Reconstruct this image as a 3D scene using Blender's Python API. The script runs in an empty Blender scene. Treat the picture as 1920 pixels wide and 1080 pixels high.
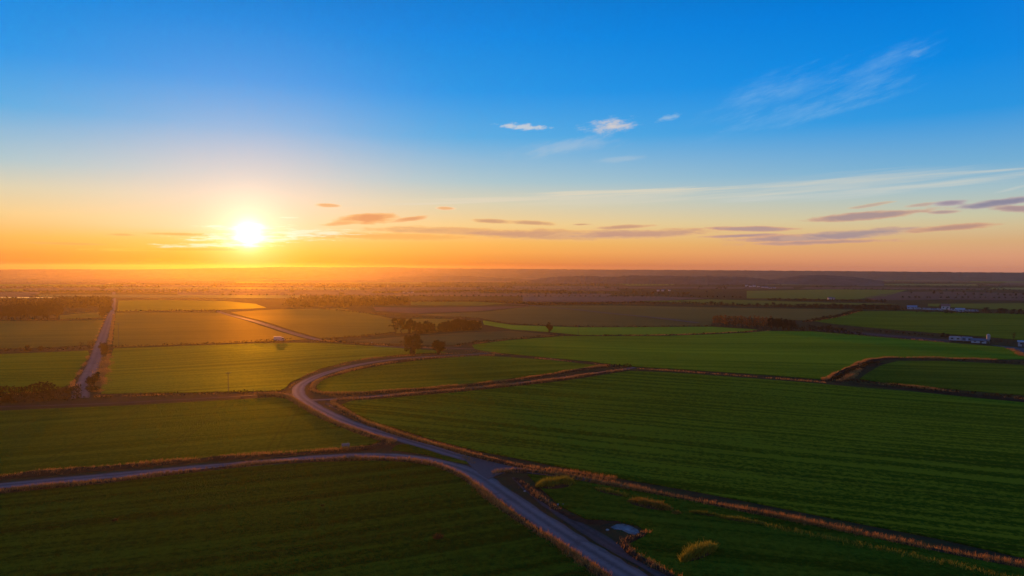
import bpy, bmesh, math, random
import numpy as np
from mathutils import Vector, Matrix
from mathutils.geometry import delaunay_2d_cdt
S = bpy.context.scene
COL = S.collection
rng = np.random.default_rng(7)
random.seed(7)
R = math.radians
# ------------------------------------------------------------------ camera
FPX = 1300.0
CAMZ = 40.0
cam = bpy.data.cameras.new('camera'); co = bpy.data.objects.new('camera', cam); COL.objects.link(co)
S.camera = co
cam.sensor_width = 36; cam.lens = FPX / 1920 * 36; cam.clip_start = 0.5; cam.clip_end = 60000
pitch = math.atan(33.5 / FPX); roll = -math.atan(7 / 1920)
MC = Matrix.Rotation(R(90) - pitch, 4, 'X') @ Matrix.Rotation(-roll, 4, 'Z')
co.matrix_world = Matrix.Translation((0, 0, CAMZ)) @ MC
M3 = np.array(MC.to_3x3())
def ray(px, py):
    d = M3 @ np.array([(px - 960) / FPX, (540 - py) / FPX, -1.0])
    return d / np.linalg.norm(d)
def P(px, py):                       # a point of level ground seen at a pixel of the 1920 x 1080 photograph
    d = ray(px, py); t = CAMZ / max(-d[2], 1e-4)
    return np.array([d[0] * t, d[1] * t])
def azel(px, py):
    d = ray(px, py); return math.atan2(d[0], d[1]), math.asin(d[2])
def H(x, y):                         # the gentle roll of the land
    x = np.asarray(x, float); y = np.asarray(y, float)
    d2 = x * x + y * y
    h = 1.4 * (.20 * np.sin(.041 * y + .012 * x + 1.0) + .17 * np.sin(.028 * y - .024 * x + 2.2) + .10 * np.sin(.072 * y + .03 * x + .3)
         + .25 * np.sin(.0125 * y + .017 * x + 4.0))
    return h / (1 + d2 / 900.0 ** 2)
def Hs(x, y): return float(H(x, y))

# ------------------------------------------------------------------ object helpers
def tag(o, label=None, cat=None, group=None, kind=None):
    if label: o['label'] = label
    if cat: o['category'] = cat
    if group: o['group'] = group
    if kind: o['kind'] = kind
    return o
def mk(name, V, F, mat, parent=None, smooth=False, loc=None):
    me = bpy.data.meshes.new(name)
    V = np.asarray(V, np.float32)
    if isinstance(F, np.ndarray):
        n, k = F.shape
        me.vertices.add(len(V)); me.vertices.foreach_set('co', V.ravel())
        me.loops.add(n * k); me.loops.foreach_set('vertex_index', F.astype(np.int32).ravel())
        me.polygons.add(n); me.polygons.foreach_set('loop_start', np.arange(0, n * k, k, dtype=np.int32))
        me.polygons.foreach_set('loop_total', np.full(n, k, np.int32))
        me.update(calc_edges=True)
    else:
        me.from_pydata([tuple(map(float, v)) for v in V], [], [tuple(f) for f in F])
    if smooth: me.polygons.foreach_set('use_smooth', np.ones(len(me.polygons), bool))
    me.materials.append(mat)
    o = bpy.data.objects.new(name, me); COL.objects.link(o)
    if parent: o.parent = parent
    if loc is not None: o.location = loc
    return o
def empty(name, loc, rz=0.0, label=None, cat=None, group=None):
    o = bpy.data.objects.new(name, None); COL.objects.link(o); o.empty_display_size = .5
    o.location = loc; o.rotation_euler = (0, 0, rz)
    return tag(o, label, cat, group)
def copy_tree(o, parent=None):
    c = o.copy(); COL.objects.link(c)
    if parent: c.parent = parent
    for ch in list(o.children): copy_tree(ch, c)
    return c

# ------------------------------------------------------------------ materials
def nodes(name):
    m = bpy.data.materials.new(name); m.use_nodes = True
    nt = m.node_tree; nt.nodes.clear()
    return m, nt, nt.nodes.new('ShaderNodeOutputMaterial')
def N(nt, t, **kw):
    n = nt.nodes.new(t)
    for k, v in kw.items(): setattr(n, k, v)
    return n
def L(nt, a, b): nt.links.new(a, b)
def math_(nt, op, a, b=None, c=None, clamp=False):
    n = N(nt, 'ShaderNodeMath', operation=op, use_clamp=clamp)
    for i, v in enumerate((a, b, c)):
        if v is None: continue
        if isinstance(v, (int, float)): n.inputs[i].default_value = v
        else: L(nt, v, n.inputs[i])
    return n.outputs[0]
def mixc(nt, f, a, b, blend='MIX'):
    n = N(nt, 'ShaderNodeMix', data_type='RGBA', blend_type=blend)
    for s, v in ((n.inputs[0], f), (n.inputs[6], a), (n.inputs[7], b)):
        if isinstance(v, (int, float)): s.default_value = v
        elif isinstance(v, tuple): s.default_value = (*v, 1)
        else: L(nt, v, s)
    return n.outputs[2]
def ramp(nt, f, stops, interp='LINEAR'):
    n = N(nt, 'ShaderNodeValToRGB'); cr = n.color_ramp; cr.interpolation = interp
    while len(cr.elements) < len(stops): cr.elements.new(.5)
    for e, (p, c) in zip(cr.elements, stops): e.position = p; e.color = (*c, 1)
    L(nt, f, n.inputs[0]); return n.outputs[0]
def noise(nt, vec, scale, detail=3, rough=.55):
    n = N(nt, 'ShaderNodeTexNoise'); n.inputs['Scale'].default_value = scale
    n.inputs['Detail'].default_value = detail; n.inputs['Roughness'].default_value = rough
    if vec is not None: L(nt, vec, n.inputs['Vector'])
    return n.outputs[0]
def maprange(nt, v, a, b, c=0.0, d=1.0, kind='SMOOTHSTEP'):
    n = N(nt, 'ShaderNodeMapRange', interpolation_type=kind)
    L(nt, v, n.inputs[0])
    for i, x in enumerate((a, b, c, d)): n.inputs[i + 1].default_value = x
    return n.outputs[0]
def mapping(nt, vec, rot=0.0, scale=(1, 1, 1), loc=(0, 0, 0), kind='POINT'):
    n = N(nt, 'ShaderNodeMapping', vector_type=kind); L(nt, vec, n.inputs[0])
    n.inputs['Location'].default_value = loc; n.inputs['Rotation'].default_value = (0, 0, rot); n.inputs['Scale'].default_value = scale
    return n.outputs[0]

GLOSS = .22
def field_mat(name, c1, c2, vpx, gloss=GLOSS, gcol=(.66, .72, .07), contrast=1.0, tram=0.0, rough=.6, cross=None, bump=.8, wide=5.0):
    """crop or ploughed field; rows run towards the horizon point at photo column vpx"""
    a, _ = azel(vpx, 506) if abs(vpx - 960) < 20000 else (R(90), 0)
    rot = a - R(90)                       # bring the row direction onto +X
    m, nt, out = nodes(name)
    pos = N(nt, 'ShaderNodeNewGeometry').outputs['Position']
    wv = noise(nt, mapping(nt, pos, scale=(1 / 45, 1 / 45, .01), loc=(4, 2, 0)), 1, 2, .5)
    row = mapping(nt, pos, rot=rot)
    cw = N(nt, 'ShaderNodeCombineXYZ'); L(nt, math_(nt, 'MULTIPLY', math_(nt, 'SUBTRACT', wv, .5), 3.0), cw.inputs[1])
    ra = N(nt, 'ShaderNodeVectorMath', operation='ADD'); L(nt, row, ra.inputs[0]); L(nt, cw.outputs[0], ra.inputs[1]); row = ra.outputs[0]
    n1 = noise(nt, mapping(nt, row, scale=(1 / 260, 1 / wide, .01)), 1, 4, .6)
    n2 = noise(nt, mapping(nt, row, scale=(1 / 60, 1 / 1.7, .01), loc=(31, 7, 0)), 1, 3, .6)
    n3 = noise(nt, mapping(nt, pos, scale=(1 / 70, 1 / 70, .01), loc=(9, 3, 0)), 1, 3, .55)
    n4 = noise(nt, pos, 1.1, 3, .7)
    f = math_(nt, 'ADD', math_(nt, 'MULTIPLY', n1, .56), math_(nt, 'MULTIPLY', n2, .30))
    f = math_(nt, 'ADD', f, math_(nt, 'MULTIPLY', n3, .14))
    f = math_(nt, 'ADD', f, math_(nt, 'MULTIPLY', math_(nt, 'SUBTRACT', n4, .5), .42))
    f = maprange(nt, f, .5 - .11 / contrast, .5 + .11 / contrast)
    colr = mixc(nt, f, c1, c2)
    pb = noise(nt, mapping(nt, row, scale=(1 / 40, 1 / 14, .01), loc=(17, 5, 0)), 1, 4, .65)
    colr = mixc(nt, math_(nt, 'MULTIPLY', maprange(nt, pb, .60, .80), .35), colr, (.06, .05, .012))
    if tram:
        sx = N(nt, 'ShaderNodeSeparateXYZ'); L(nt, mapping(nt, pos, rot=rot if cross is None else azel(cross, 506)[0] - R(90)), sx.inputs[0])
        w = math_(nt, 'PINGPONG', sx.outputs[1], tram / 2)
        ln = math_(nt, 'SUBTRACT', 1, maprange(nt, math_(nt, 'ABSOLUTE', math_(nt, 'SUBTRACT', w, .9)), .08, .35))
        colr = mixc(nt, math_(nt, 'MULTIPLY', ln, .3), colr, (.03, .02, .008))
    bp = N(nt, 'ShaderNodeBump'); bp.inputs['Strength'].default_value = bump; bp.inputs['Distance'].default_value = .45
    hgt = math_(nt, 'ADD', math_(nt, 'MULTIPLY', n4, .6), math_(nt, 'ADD', math_(nt, 'MULTIPLY', n2, .7), noise(nt, pos, 3.5, 2, .6)))
    L(nt, hgt, bp.inputs['Height'])
    df = N(nt, 'ShaderNodeBsdfDiffuse'); df.inputs['Roughness'].default_value = .6; L(nt, colr, df.inputs[0]); L(nt, bp.outputs[0], df.inputs['Normal'])
    gl = N(nt, 'ShaderNodeBsdfGlossy'); gl.inputs['Roughness'].default_value = rough; gl.inputs['Color'].default_value = (*gcol, 1); L(nt, bp.outputs[0], gl.inputs['Normal'])
    mx = N(nt, 'ShaderNodeMixShader'); lw = N(nt, 'ShaderNodeLayerWeight'); L(nt, math_(nt, 'MULTIPLY', math_(nt, 'POWER', lw.outputs['Facing'], 10.0), gloss), mx.inputs[0])
    L(nt, df.outputs[0], mx.inputs[1]); L(nt, gl.outputs[0], mx.inputs[2]); L(nt, mx.outputs[0], out.inputs[0])
    return m
def rough_mat(name, stops, scale=.35, bump=.6, gloss=.03, gcol=(.7, .45, .2), detail=5, rough=.6, bdist=.3):
    m, nt, out = nodes(name)
    pos = N(nt, 'ShaderNodeNewGeometry').outputs['Position']
    n1 = noise(nt, pos, scale, detail, .65); n2 = noise(nt, pos, scale * .08, 3, .6)
    f = math_(nt, 'ADD', math_(nt, 'MULTIPLY', n1, .6), math_(nt, 'MULTIPLY', n2, .4))
    colr = ramp(nt, maprange(nt, f, .33, .67, kind='LINEAR'), stops)
    bp = N(nt, 'ShaderNodeBump'); bp.inputs['Strength'].default_value = bump; bp.inputs['Distance'].default_value = bdist
    L(nt, math_(nt, 'ADD', n1, noise(nt, pos, scale * 6, 2)), bp.inputs['Height'])
    df = N(nt, 'ShaderNodeBsdfDiffuse'); L(nt, colr, df.inputs[0]); L(nt, bp.outputs[0], df.inputs['Normal'])
    gl = N(nt, 'ShaderNodeBsdfGlossy'); gl.inputs['Roughness'].default_value = rough; gl.inputs['Color'].default_value = (*gcol, 1); L(nt, bp.outputs[0], gl.inputs['Normal'])
    mx = N(nt, 'ShaderNodeMixShader'); mx.inputs[0].default_value = gloss
    L(nt, df.outputs[0], mx.inputs[1]); L(nt, gl.outputs[0], mx.inputs[2]); L(nt, mx.outputs[0], out.inputs[0])
    return m
def road_mat(name, ca, cb, track=.45, gloss=.05, grough=.45, crown=.5):
    m, nt, out = nodes(name)
    pos = N(nt, 'ShaderNodeNewGeometry').outputs['Position']
    at = N(nt, 'ShaderNodeAttribute', attribute_name='across')
    ax = math_(nt, 'ABSOLUTE', at.outputs['Fac'])
    n1 = noise(nt, pos, 1.6, 5, .7); n2 = noise(nt, pos, .12, 3, .6)
    f = math_(nt, 'ADD', math_(nt, 'MULTIPLY', n1, .5), math_(nt, 'MULTIPLY', n2, .5))
    c = mixc(nt, maprange(nt, f, .35, .65), ca, cb)
    # worn wheel tracks paler, crown and crumbling edges darker
    wt = math_(nt, 'SUBTRACT', 1, maprange(nt, math_(nt, 'ABSOLUTE', math_(nt, 'SUBTRACT', ax, .47)), .08, .3))
    c = mixc(nt, math_(nt, 'MULTIPLY', wt, track), c, tuple(min(1, v * 1.55) for v in cb))
    cr_ = math_(nt, 'SUBTRACT', 1, maprange(nt, math_(nt, 'ADD', ax, math_(nt, 'MULTIPLY', math_(nt, 'SUBTRACT', n1, .5), .25)), .04, .22))
    c = mixc(nt, math_(nt, 'MULTIPLY', cr_, crown), c, (.040, .036, .024))
    n5 = noise(nt, pos, .35, 4, .7)
    c = mixc(nt, math_(nt, 'MULTIPLY', maprange(nt, n5, .56, .66), .5), c, tuple(v * .55 for v in ca))
    e = maprange(nt, math_(nt, 'ADD', ax, math_(nt, 'MULTIPLY', math_(nt, 'SUBTRACT', n1, .5), 1.0)), .72, 1.0)
    c = mixc(nt, math_(nt, 'MULTIPLY', e, .75), c, (.07, .05, .03))
    bs = N(nt, 'ShaderNodeBsdfDiffuse'); L(nt, c, bs.inputs[0])
    bp = N(nt, 'ShaderNodeBump'); bp.inputs['Strength'].default_value = .25; bp.inputs['Distance'].default_value = .04; L(nt, n1, bp.inputs['Height'])
    L(nt, bp.outputs[0], bs.inputs['Normal'])
    gl = N(nt, 'ShaderNodeBsdfGlossy'); gl.inputs['Roughness'].default_value = grough; gl.inputs['Color'].default_value = (.8, .7, .7, 1); L(nt, bp.outputs[0], gl.inputs['Normal'])
    mx = N(nt, 'ShaderNodeMixShader'); mx.inputs[0].default_value = gloss
    L(nt, bs.outputs[0], mx.inputs[1]); L(nt, gl.outputs[0], mx.inputs[2]); L(nt, mx.outputs[0], out.inputs[0])
    return m
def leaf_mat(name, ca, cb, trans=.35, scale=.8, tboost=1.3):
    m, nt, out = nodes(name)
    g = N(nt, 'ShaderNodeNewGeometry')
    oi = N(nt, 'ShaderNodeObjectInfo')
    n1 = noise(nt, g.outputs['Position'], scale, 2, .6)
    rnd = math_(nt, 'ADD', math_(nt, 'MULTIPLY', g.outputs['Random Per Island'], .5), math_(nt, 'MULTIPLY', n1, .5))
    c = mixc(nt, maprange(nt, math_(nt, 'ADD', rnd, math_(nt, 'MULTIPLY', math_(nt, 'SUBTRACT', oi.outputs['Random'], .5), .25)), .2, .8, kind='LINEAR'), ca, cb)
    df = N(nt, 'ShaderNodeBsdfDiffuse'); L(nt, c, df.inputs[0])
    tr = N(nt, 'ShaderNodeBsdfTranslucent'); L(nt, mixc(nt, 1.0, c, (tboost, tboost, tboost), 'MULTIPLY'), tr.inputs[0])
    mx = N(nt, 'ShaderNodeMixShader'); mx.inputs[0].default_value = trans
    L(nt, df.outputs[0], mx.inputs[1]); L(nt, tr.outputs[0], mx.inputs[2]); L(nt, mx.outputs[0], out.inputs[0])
    return m
def plain(name, c, rough=.5, metal=0.0, var=.15, scale=2.0, spec=.5):
    m, nt, out = nodes(name)
    pos = N(nt, 'ShaderNodeNewGeometry').outputs['Position']
    n1 = noise(nt, pos, scale, 4, .6)
    cc = mixc(nt, maprange(nt, n1, .3, .7), tuple(v * (1 - var) for v in c), tuple(min(1, v * (1 + var)) for v in c))
    b = N(nt, 'ShaderNodeBsdfPrincipled'); L(nt, cc, b.inputs['Base Color']); b.inputs['Roughness'].default_value = rough; b.inputs['Metallic'].default_value = metal
    b.inputs['Specular IOR Level'].default_value = spec
    L(nt, b.outputs[0], out.inputs[0]); return m

#@@LIGHT
# ------------------------------------------------------------------ sky, sun, air
SUN_PX = (466, 440)
saz, sel = azel(*SUN_PX)
sun = bpy.data.lights.new('sun', 'SUN'); so = bpy.data.objects.new('sun', sun); COL.objects.link(so)
sun.energy = 4.2; sun.angle = R(.5); sun.color = (1, .33, .025)
sd = Vector((math.sin(saz) * math.cos(sel), math.cos(saz) * math.cos(sel), math.sin(sel)))
so.rotation_euler = sd.to_track_quat('Z', 'Y').to_euler(); so.location = (0, 0, 200)
def srgb(r, g, b):
    return tuple((v / 255 / 12.92 if v / 255 <= .04045 else ((v / 255 + .055) / 1.055) ** 2.4) for v in (r, g, b))
def build_sky():
    w = bpy.data.worlds.new('World'); S.world = w; w.use_nodes = True; w.cycles.sampling_method = 'MANUAL'; w.cycles.sample_map_resolution = 512
    nt = w.node_tree; bg = nt.nodes['Background']
    dirv = N(nt, 'ShaderNodeTexCoord').outputs['Generated']
    sx = N(nt, 'ShaderNodeSeparateXYZ'); L(nt, dirv, sx.inputs[0])
    el = math_(nt, 'ARCSINE', sx.outputs[2]); az = math_(nt, 'ARCTAN2', sx.outputs[0], sx.outputs[1])
    dt = N(nt, 'ShaderNodeVectorMath', operation='DOT_PRODUCT'); L(nt, dirv, dt.inputs[0]); dt.inputs[1].default_value = sd
    th = math_(nt, 'ARCCOSINE', math_(nt, 'MINIMUM', dt.outputs['Value'], 1.0))
    e4 = math_(nt, 'MULTIPLY', el, 2.0, clamp=True)          # ramp position = 2 * elevation (0 .. 0.5 rad)
    k = lambda rows: [(p * 2, srgb(*c)) for p, c in rows]
    away = ramp(nt, e4, k([(0, (206, 134, 108)), (.006, (214, 144, 112)), (.018, (222, 158, 120)), (.037, (219, 175, 126)), (.055, (214, 193, 150)), (.068, (203, 200, 168)), (.099, (166, 194, 202)), (.130, (116, 176, 214)), (.193, (38, 150, 226)), (.255, (4, 136, 226)), (.33, (0, 122, 218)), (.5, (0, 84, 176))]))
    near = ramp(nt, e4, k([(0, (158, 78, 28)), (.006, (178, 92, 36)), (.012, (220, 131, 52)), (.025, (245, 166, 74)), (.038, (248, 184, 90)), (.065, (246, 208, 140)), (.095, (220, 211, 178)), (.126, (174, 201, 207)), (.188, (88, 174, 228)), (.25, (34, 152, 233)), (.32, (4, 138, 228)), (.5, (0, 90, 185))]))
    glow = ramp(nt, e4, k([(0, (160, 84, 12)), (.006, (182, 106, 20)), (.012, (228, 156, 40)), (.025, (250, 202, 80)), (.038, (253, 216, 120)), (.055, (255, 232, 188)), (.10, (252, 228, 205)), (.16, (222, 212, 216)), (.24, (160, 190, 232)), (.36, (70, 160, 236))]))
    daz = math_(nt, 'ABSOLUTE', math_(nt, 'SUBTRACT', az, saz))
    daz = math_(nt, 'MINIMUM', daz, math_(nt, 'SUBTRACT', 2 * math.pi, daz))
    fa = maprange(nt, daz, .2, 1.05)
    c = mixc(nt, fa, near, away)
    # the half of the sky away from the sunset: dusk blue over a mauve belt
    back = ramp(nt, e4, k([(0, (150, 124, 138)), (.12, (160, 146, 170)), (.3, (118, 150, 196)), (.5, (66, 120, 190))]))
    c = mixc(nt, maprange(nt, daz, .9, 2.2), c, back)
    c = mixc(nt, maprange(nt, el, .35, 1.1), c, srgb(48, 108, 186))
    fg = math_(nt, 'POWER', math_(nt, 'SUBTRACT', 1, maprange(nt, th, 0, .40, kind='LINEAR')), 2.5)
    c = mixc(nt, math_(nt, 'MULTIPLY', fg, 1.15, clamp=True), c, glow)
    # clouds in (azimuth, elevation) on the sky itself
    cv = N(nt, 'ShaderNodeCombineXYZ'); L(nt, az, cv.inputs[0]); L(nt, el, cv.inputs[1])
    cv = cv.outputs[0]
    nz = noise(nt, mapping(nt, cv, scale=(16, 95, 1)), 1, 5, .62)
    nf = noise(nt, mapping(nt, cv, scale=(60, 260, 1)), 1, 4, .6)
    nzz = math_(nt, 'SUBTRACT', math_(nt, 'ADD', math_(nt, 'MULTIPLY', nz, .72), math_(nt, 'MULTIPLY', nf, .28)), .5)
    nc = noise(nt, mapping(nt, mapping(nt, cv, rot=R(-17)), scale=(13, 60, 1)), 1, 8, .74)
    nl = noise(nt, mapping(nt, mapping(nt, cv, rot=R(-2.5)), scale=(5, 150, 1)), 1, 5, .6)
    def cloud(c, px, py, a, b, tilt, core, edge, op=.9, amp=2.0, soft=(-.05, .38), nsrc=None):
        ca, ce = azel(px, py)
        # pixel half sizes to angles; tilt is anticlockwise in the picture
        scx = (math.cos(ca)) / FPX; scy = math.cos(ca) / FPX
        q = mapping(nt, cv, loc=(ca, ce, 0), rot=R(tilt), scale=(a * 1.25 * scx, b * 1.3 * scy, 1), kind='TEXTURE')
        ln = N(nt, 'ShaderNodeVectorMath', operation='LENGTH'); L(nt, q, ln.inputs[0])
        d = math_(nt, 'MULTIPLY_ADD', nsrc if nsrc is not None else nzz, amp, math_(nt, 'SUBTRACT', 1, ln.outputs['Value']))
        mk_ = maprange(nt, d, *soft)
        if core == edge: colr = srgb(*core)
        else: colr = mixc(nt, maprange(nt, d, .05, .75), srgb(*edge), srgb(*core))
        return mixc(nt, math_(nt, 'MULTIPLY', mk_, op), c, colr)
    # low bars, grey mauve with warm rims
    G1, W1 = (206, 158, 122), (250, 196, 120)
    G2, W2 = (176, 146, 146), (222, 168, 134)
    G3, W3 = (166, 146, 150), (208, 170, 146)
    for args in [
        (690, 410, 48, 9, 4, (226, 150, 96), (248, 190, 120)), (640, 419, 34, 4, 6, (240, 178, 116), (252, 204, 140)), (772, 410, 30, 3.5, 8, (226, 158, 106), (246, 190, 130)),
        (618, 385, 20, 3, 0, (236, 176, 116), (252, 222, 172)), (834, 390, 17, 3, 0, (236, 178, 124), (250, 220, 176)),
        (925, 415, 36, 3.6, -2, G1, (244, 196, 130)), (1000, 418, 44, 4, -3, G1, (244, 200, 134)), (1090, 421, 20, 2, 0, G1, (236, 200, 146)),
        (1168, 426, 50, 3.6, 2, (200, 154, 128), (234, 188, 136)),
        (860, 434, 150, 7, -1, (212, 162, 120), (246, 192, 120)), (1010, 440, 190, 9, -1, (204, 156, 126), (240, 186, 120)), (1190, 438, 150, 7, 1, (198, 154, 134), (232, 184, 130)),
        (760, 444, 160, 6, 0, (240, 178, 100), (250, 190, 106)),
        (1415, 429, 74, 4, -1, G2, W2), (1390, 442, 70, 3, 1, G2, W2), (1480, 448, 96, 7, 1, (172, 144, 146), W2), (1590, 440, 110, 8, 4, G3, W3), (1520, 455, 130, 4, 1, (184, 148, 140), W2),
        (1630, 404, 104, 7, 3, (168, 142, 144), (214, 168, 140)), (1765, 398, 26, 3.5, 2, (176, 150, 148), (206, 178, 156)), (1632, 385, 34, 3, 8, (196, 172, 156), (210, 196, 166)), (1726, 384, 26, 3, 6, (192, 168, 156), (206, 192, 170)),
        (1783, 380, 26, 4.5, 2, (156, 140, 158), (190, 176, 176)), (1885, 379, 62, 6.5, 5, (136, 130, 154), (186, 170, 170)), (1905, 391, 34, 6, -4, (170, 142, 146), (200, 176, 160)),
        (1775, 428, 64, 5, 4, (184, 142, 130), (220, 170, 134)),
        (330, 439, 55, 2.6, 0, (236, 178, 96), (252, 200, 116)), (130, 457, 60, 2.4, 0, (238, 170, 90), (248, 180, 96)), (228, 440, 22, 2, 0, (236, 180, 104), (248, 196, 116)),
        (360, 468, 130, 3, 1, (246, 178, 72), (250, 190, 84)),
    ]: c = cloud(c, *args)
    # small lit cumulus and wisps high up
    cf = math_(nt, 'SUBTRACT', noise(nt, mapping(nt, mapping(nt, cv, rot=R(-8)), scale=(55, 150, 1), loc=(2, 5, 0)), 1, 7, .68), .5)
    c = cloud(c, 1144, 236, 48, 13, 4, (226, 212, 202), (176, 200, 224), .8, 2.2, (-.05, 1.15), nsrc=cf)
    c = cloud(c, 986, 238, 46, 5, -3, (208, 212, 216), (184, 204, 222), .8, 3.2, (-.05, .8), nsrc=cf)
    c = cloud(c, 1254, 221, 22, 5, 10, (156, 192, 224), (130, 182, 226), .7, 3, (-.05, .8), nsrc=cf)
    c = cloud(c, 1722, 98, 16, 6, 12, (110, 166, 224), (80, 154, 226), .5, 3, (-.05, .9), nsrc=cf)
    c = cloud(c, 1060, 275, 110, 17, 8, (204, 210, 214), (188, 204, 218), .3, 2.6, (.0, 1.1), nsrc=math_(nt, 'SUBTRACT', nc, .52))
    c = cloud(c, 1165, 298, 50, 5, 4, (200, 208, 212), (190, 204, 216), .25, 2.2, (-.05, .9))
    cs = math_(nt, 'SUBTRACT', nc, .5)
    for px, py, a, b, t, op in ((1415, 180, 95, 30, 22, .75), (1500, 165, 130, 26, 14, .5), (1630, 145, 110, 36, 22, .72), (1500, 214, 190, 22, 11, .6), (1600, 200, 120, 9, 10, .6), (1360, 225, 70, 12, 4, .4), (1470, 235, 60, 7, 8, .3)):
        c = cloud(c, px, py, a, b, t, (128, 182, 230), (112, 176, 231), op * .5, 2.9, (.0, 1.5), nsrc=cs)
    # long pale veils
    ns = math_(nt, 'SUBTRACT', nl, .5)
    for px, py, a, b, t, op in ((850, 380, 190, 3.4, 2.5, .85), (1120, 360, 260, 3.6, 1, .7), (1320, 356, 240, 6, 2, .65), (1560, 350, 330, 20, 2, .5), (1680, 352, 220, 6, 1.5, .6), (1180, 372, 330, 14, 1, .35), (1850, 321, 110, 2.6, 0, .55), (1895, 355, 34, 3, 14, .5), (1500, 371, 220, 5, 1, .4), (960, 374, 200, 4, 1, .5)):
        c = cloud(c, px, py, a, b, t, (226, 216, 192) if px < 1400 else (202, 208, 202), (222, 216, 196) if px < 1400 else (196, 206, 206), op * .95, 2.6, (.0, 1.0), nsrc=ns)
    # torn bright shreds across the sun
    nb = noise(nt, mapping(nt, cv, scale=(38, 330, 1), loc=(3, 1, 0)), 1, 5, .65)
    nbb = math_(nt, 'SUBTRACT', nb, .5)
    for px, py, a, b, op in ((466, 426, 80, 8, 1), (470, 447, 120, 11, 1), (580, 437, 100, 9, .85), (400, 460, 110, 5, .8), (540, 408, 20, 1.6, .7)):
        c = cloud(c, px, py, a, b, 1, (255, 246, 220), (255, 228, 150), op * .8, 3.0, (.1, .9), nsrc=nbb)
    # disc seen through thin cloud
    g1 = math_(nt, 'EXPONENT', math_(nt, 'MULTIPLY', math_(nt, 'POWER', math_(nt, 'DIVIDE', th, .0155), 2.0), -1))
    g2 = math_(nt, 'EXPONENT', math_(nt, 'MULTIPLY', math_(nt, 'POWER', math_(nt, 'DIVIDE', th, .046), 2.0), -1))
    add = N(nt, 'ShaderNodeVectorMath', operation='SCALE'); add.inputs[0].default_value = (1.5, 1.35, 1.1); L(nt, g1, add.inputs['Scale'])
    add2 = N(nt, 'ShaderNodeVectorMath', operation='SCALE'); add2.inputs[0].default_value = (.42, .36, .2); L(nt, g2, add2.inputs['Scale'])
    v1 = N(nt, 'ShaderNodeVectorMath', operation='ADD'); L(nt, add.outputs[0], v1.inputs[0]); L(nt, add2.outputs[0], v1.inputs[1])
    v2 = N(nt, 'ShaderNodeVectorMath', operation='ADD'); L(nt, c, v2.inputs[0]); L(nt, v1.outputs[0], v2.inputs[1])
    sk = N(nt, 'ShaderNodeTexSky'); sk.sky_type = 'NISHITA'; sk.sun_disc = False
    sk.sun_elevation = sel; sk.sun_rotation = saz; sk.ozone_density = 3; sk.altitude = 40
    STR = .10
    sc = N(nt, 'ShaderNodeVectorMath', operation='SCALE'); L(nt, v2.outputs[0], sc.inputs[0]); sc.inputs['Scale'].default_value = .98 / STR
    sn = N(nt, 'ShaderNodeVectorMath', operation='SCALE'); L(nt, sk.outputs[0], sn.inputs[0]); sn.inputs['Scale'].default_value = .004
    fin = N(nt, 'ShaderNodeVectorMath', operation='ADD'); L(nt, sc.outputs[0], fin.inputs[0]); L(nt, sn.outputs[0], fin.inputs[1])
    L(nt, fin.outputs[0], bg.inputs[0]); bg.inputs[1].default_value = STR
build_sky()
HAZE_D = .72e-4
def build_haze():
    bm = bmesh.new(); bmesh.ops.create_cube(bm, size=1)
    me = bpy.data.meshes.new('haze'); bm.to_mesh(me); bm.free()
    o = bpy.data.objects.new('haze', me); COL.objects.link(o)
    o.scale = (9600, 9600, 66); o.location = (0, 0, 31)
    m, nt, out = nodes('haze_air')
    pv = N(nt, 'ShaderNodeVolumePrincipled'); pv.inputs['Color'].default_value = (1, .82, .54, 1)
    pv.inputs['Density'].default_value = HAZE_D; pv.inputs['Anisotropy'].default_value = .745
    pv.inputs['Density Attribute'].default_value = ''; pv.inputs['Temperature Attribute'].default_value = ''
    L(nt, pv.outputs[0], out.inputs['Volume']); me.materials.append(m)
    tag(o, 'thin warm evening haze lying over the whole plain', 'haze', kind='stuff')
build_haze()
S.view_settings.view_transform = 'Standard'; S.view_settings.look = 'None'; S.view_settings.exposure = 0; S.view_settings.gamma = 1
S.cycles.use_denoising = True; S.cycles.use_adaptive_sampling = False
S.cycles.max_bounces = 6; S.cycles.diffuse_bounces = 2; S.cycles.glossy_bounces = 2; S.cycles.transmission_bounces = 4; S.cycles.volume_bounces = 0

#@@GROUND
# ------------------------------------------------------------------ ground
def ring_sheet():
    radii = [6.0]
    while radii[-1] < 4500: radii.append(radii[-1] * 1.045 + .2)
    az_ = np.concatenate([np.radians(np.arange(-62, 62, .8)), np.radians(np.arange(62, 298, 4))])
    n = len(az_); V = [(0, 0, Hs(0, 0))]
    for r in radii:
        x = r * np.sin(az_); y = r * np.cos(az_)
        V += list(zip(x, y, H(x, y)))
    V = np.array(V); F = []
    for i in range(n): F.append((0, 1 + (i + 1) % n, 1 + i))
    for k in range(len(radii) - 1):
        a = 1 + k * n; b = a + n
        for i in range(n):
            j = (i + 1) % n; F.append((a + i, a + j, b + j, b + i))
    o = mk('ground', V, F, M_ground, smooth=True)
    tag(o, 'rough brown and dull green open ground between the fields', 'ground', kind='structure')
M_ground = rough_mat('rough_ground', [(0, (.022, .017, .008)), (.45, (.040, .030, .013)), (.75, (.035, .042, .010)), (1, (.075, .045, .022))], scale=.25)
ring_sheet()
def resample(pts, step, closed=False):
    pts = [np.asarray(p, float) for p in pts]
    if closed: pts = pts + [pts[0]]
    out = []
    for a, b in zip(pts[:-1], pts[1:]):
        s = step((a + b) / 2) if callable(step) else step
        n = max(1, int(np.linalg.norm(b - a) / s))
        for i in range(n): out.append(a + (b - a) * i / n)
    if not closed: out.append(pts[-1])
    return out
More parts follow.
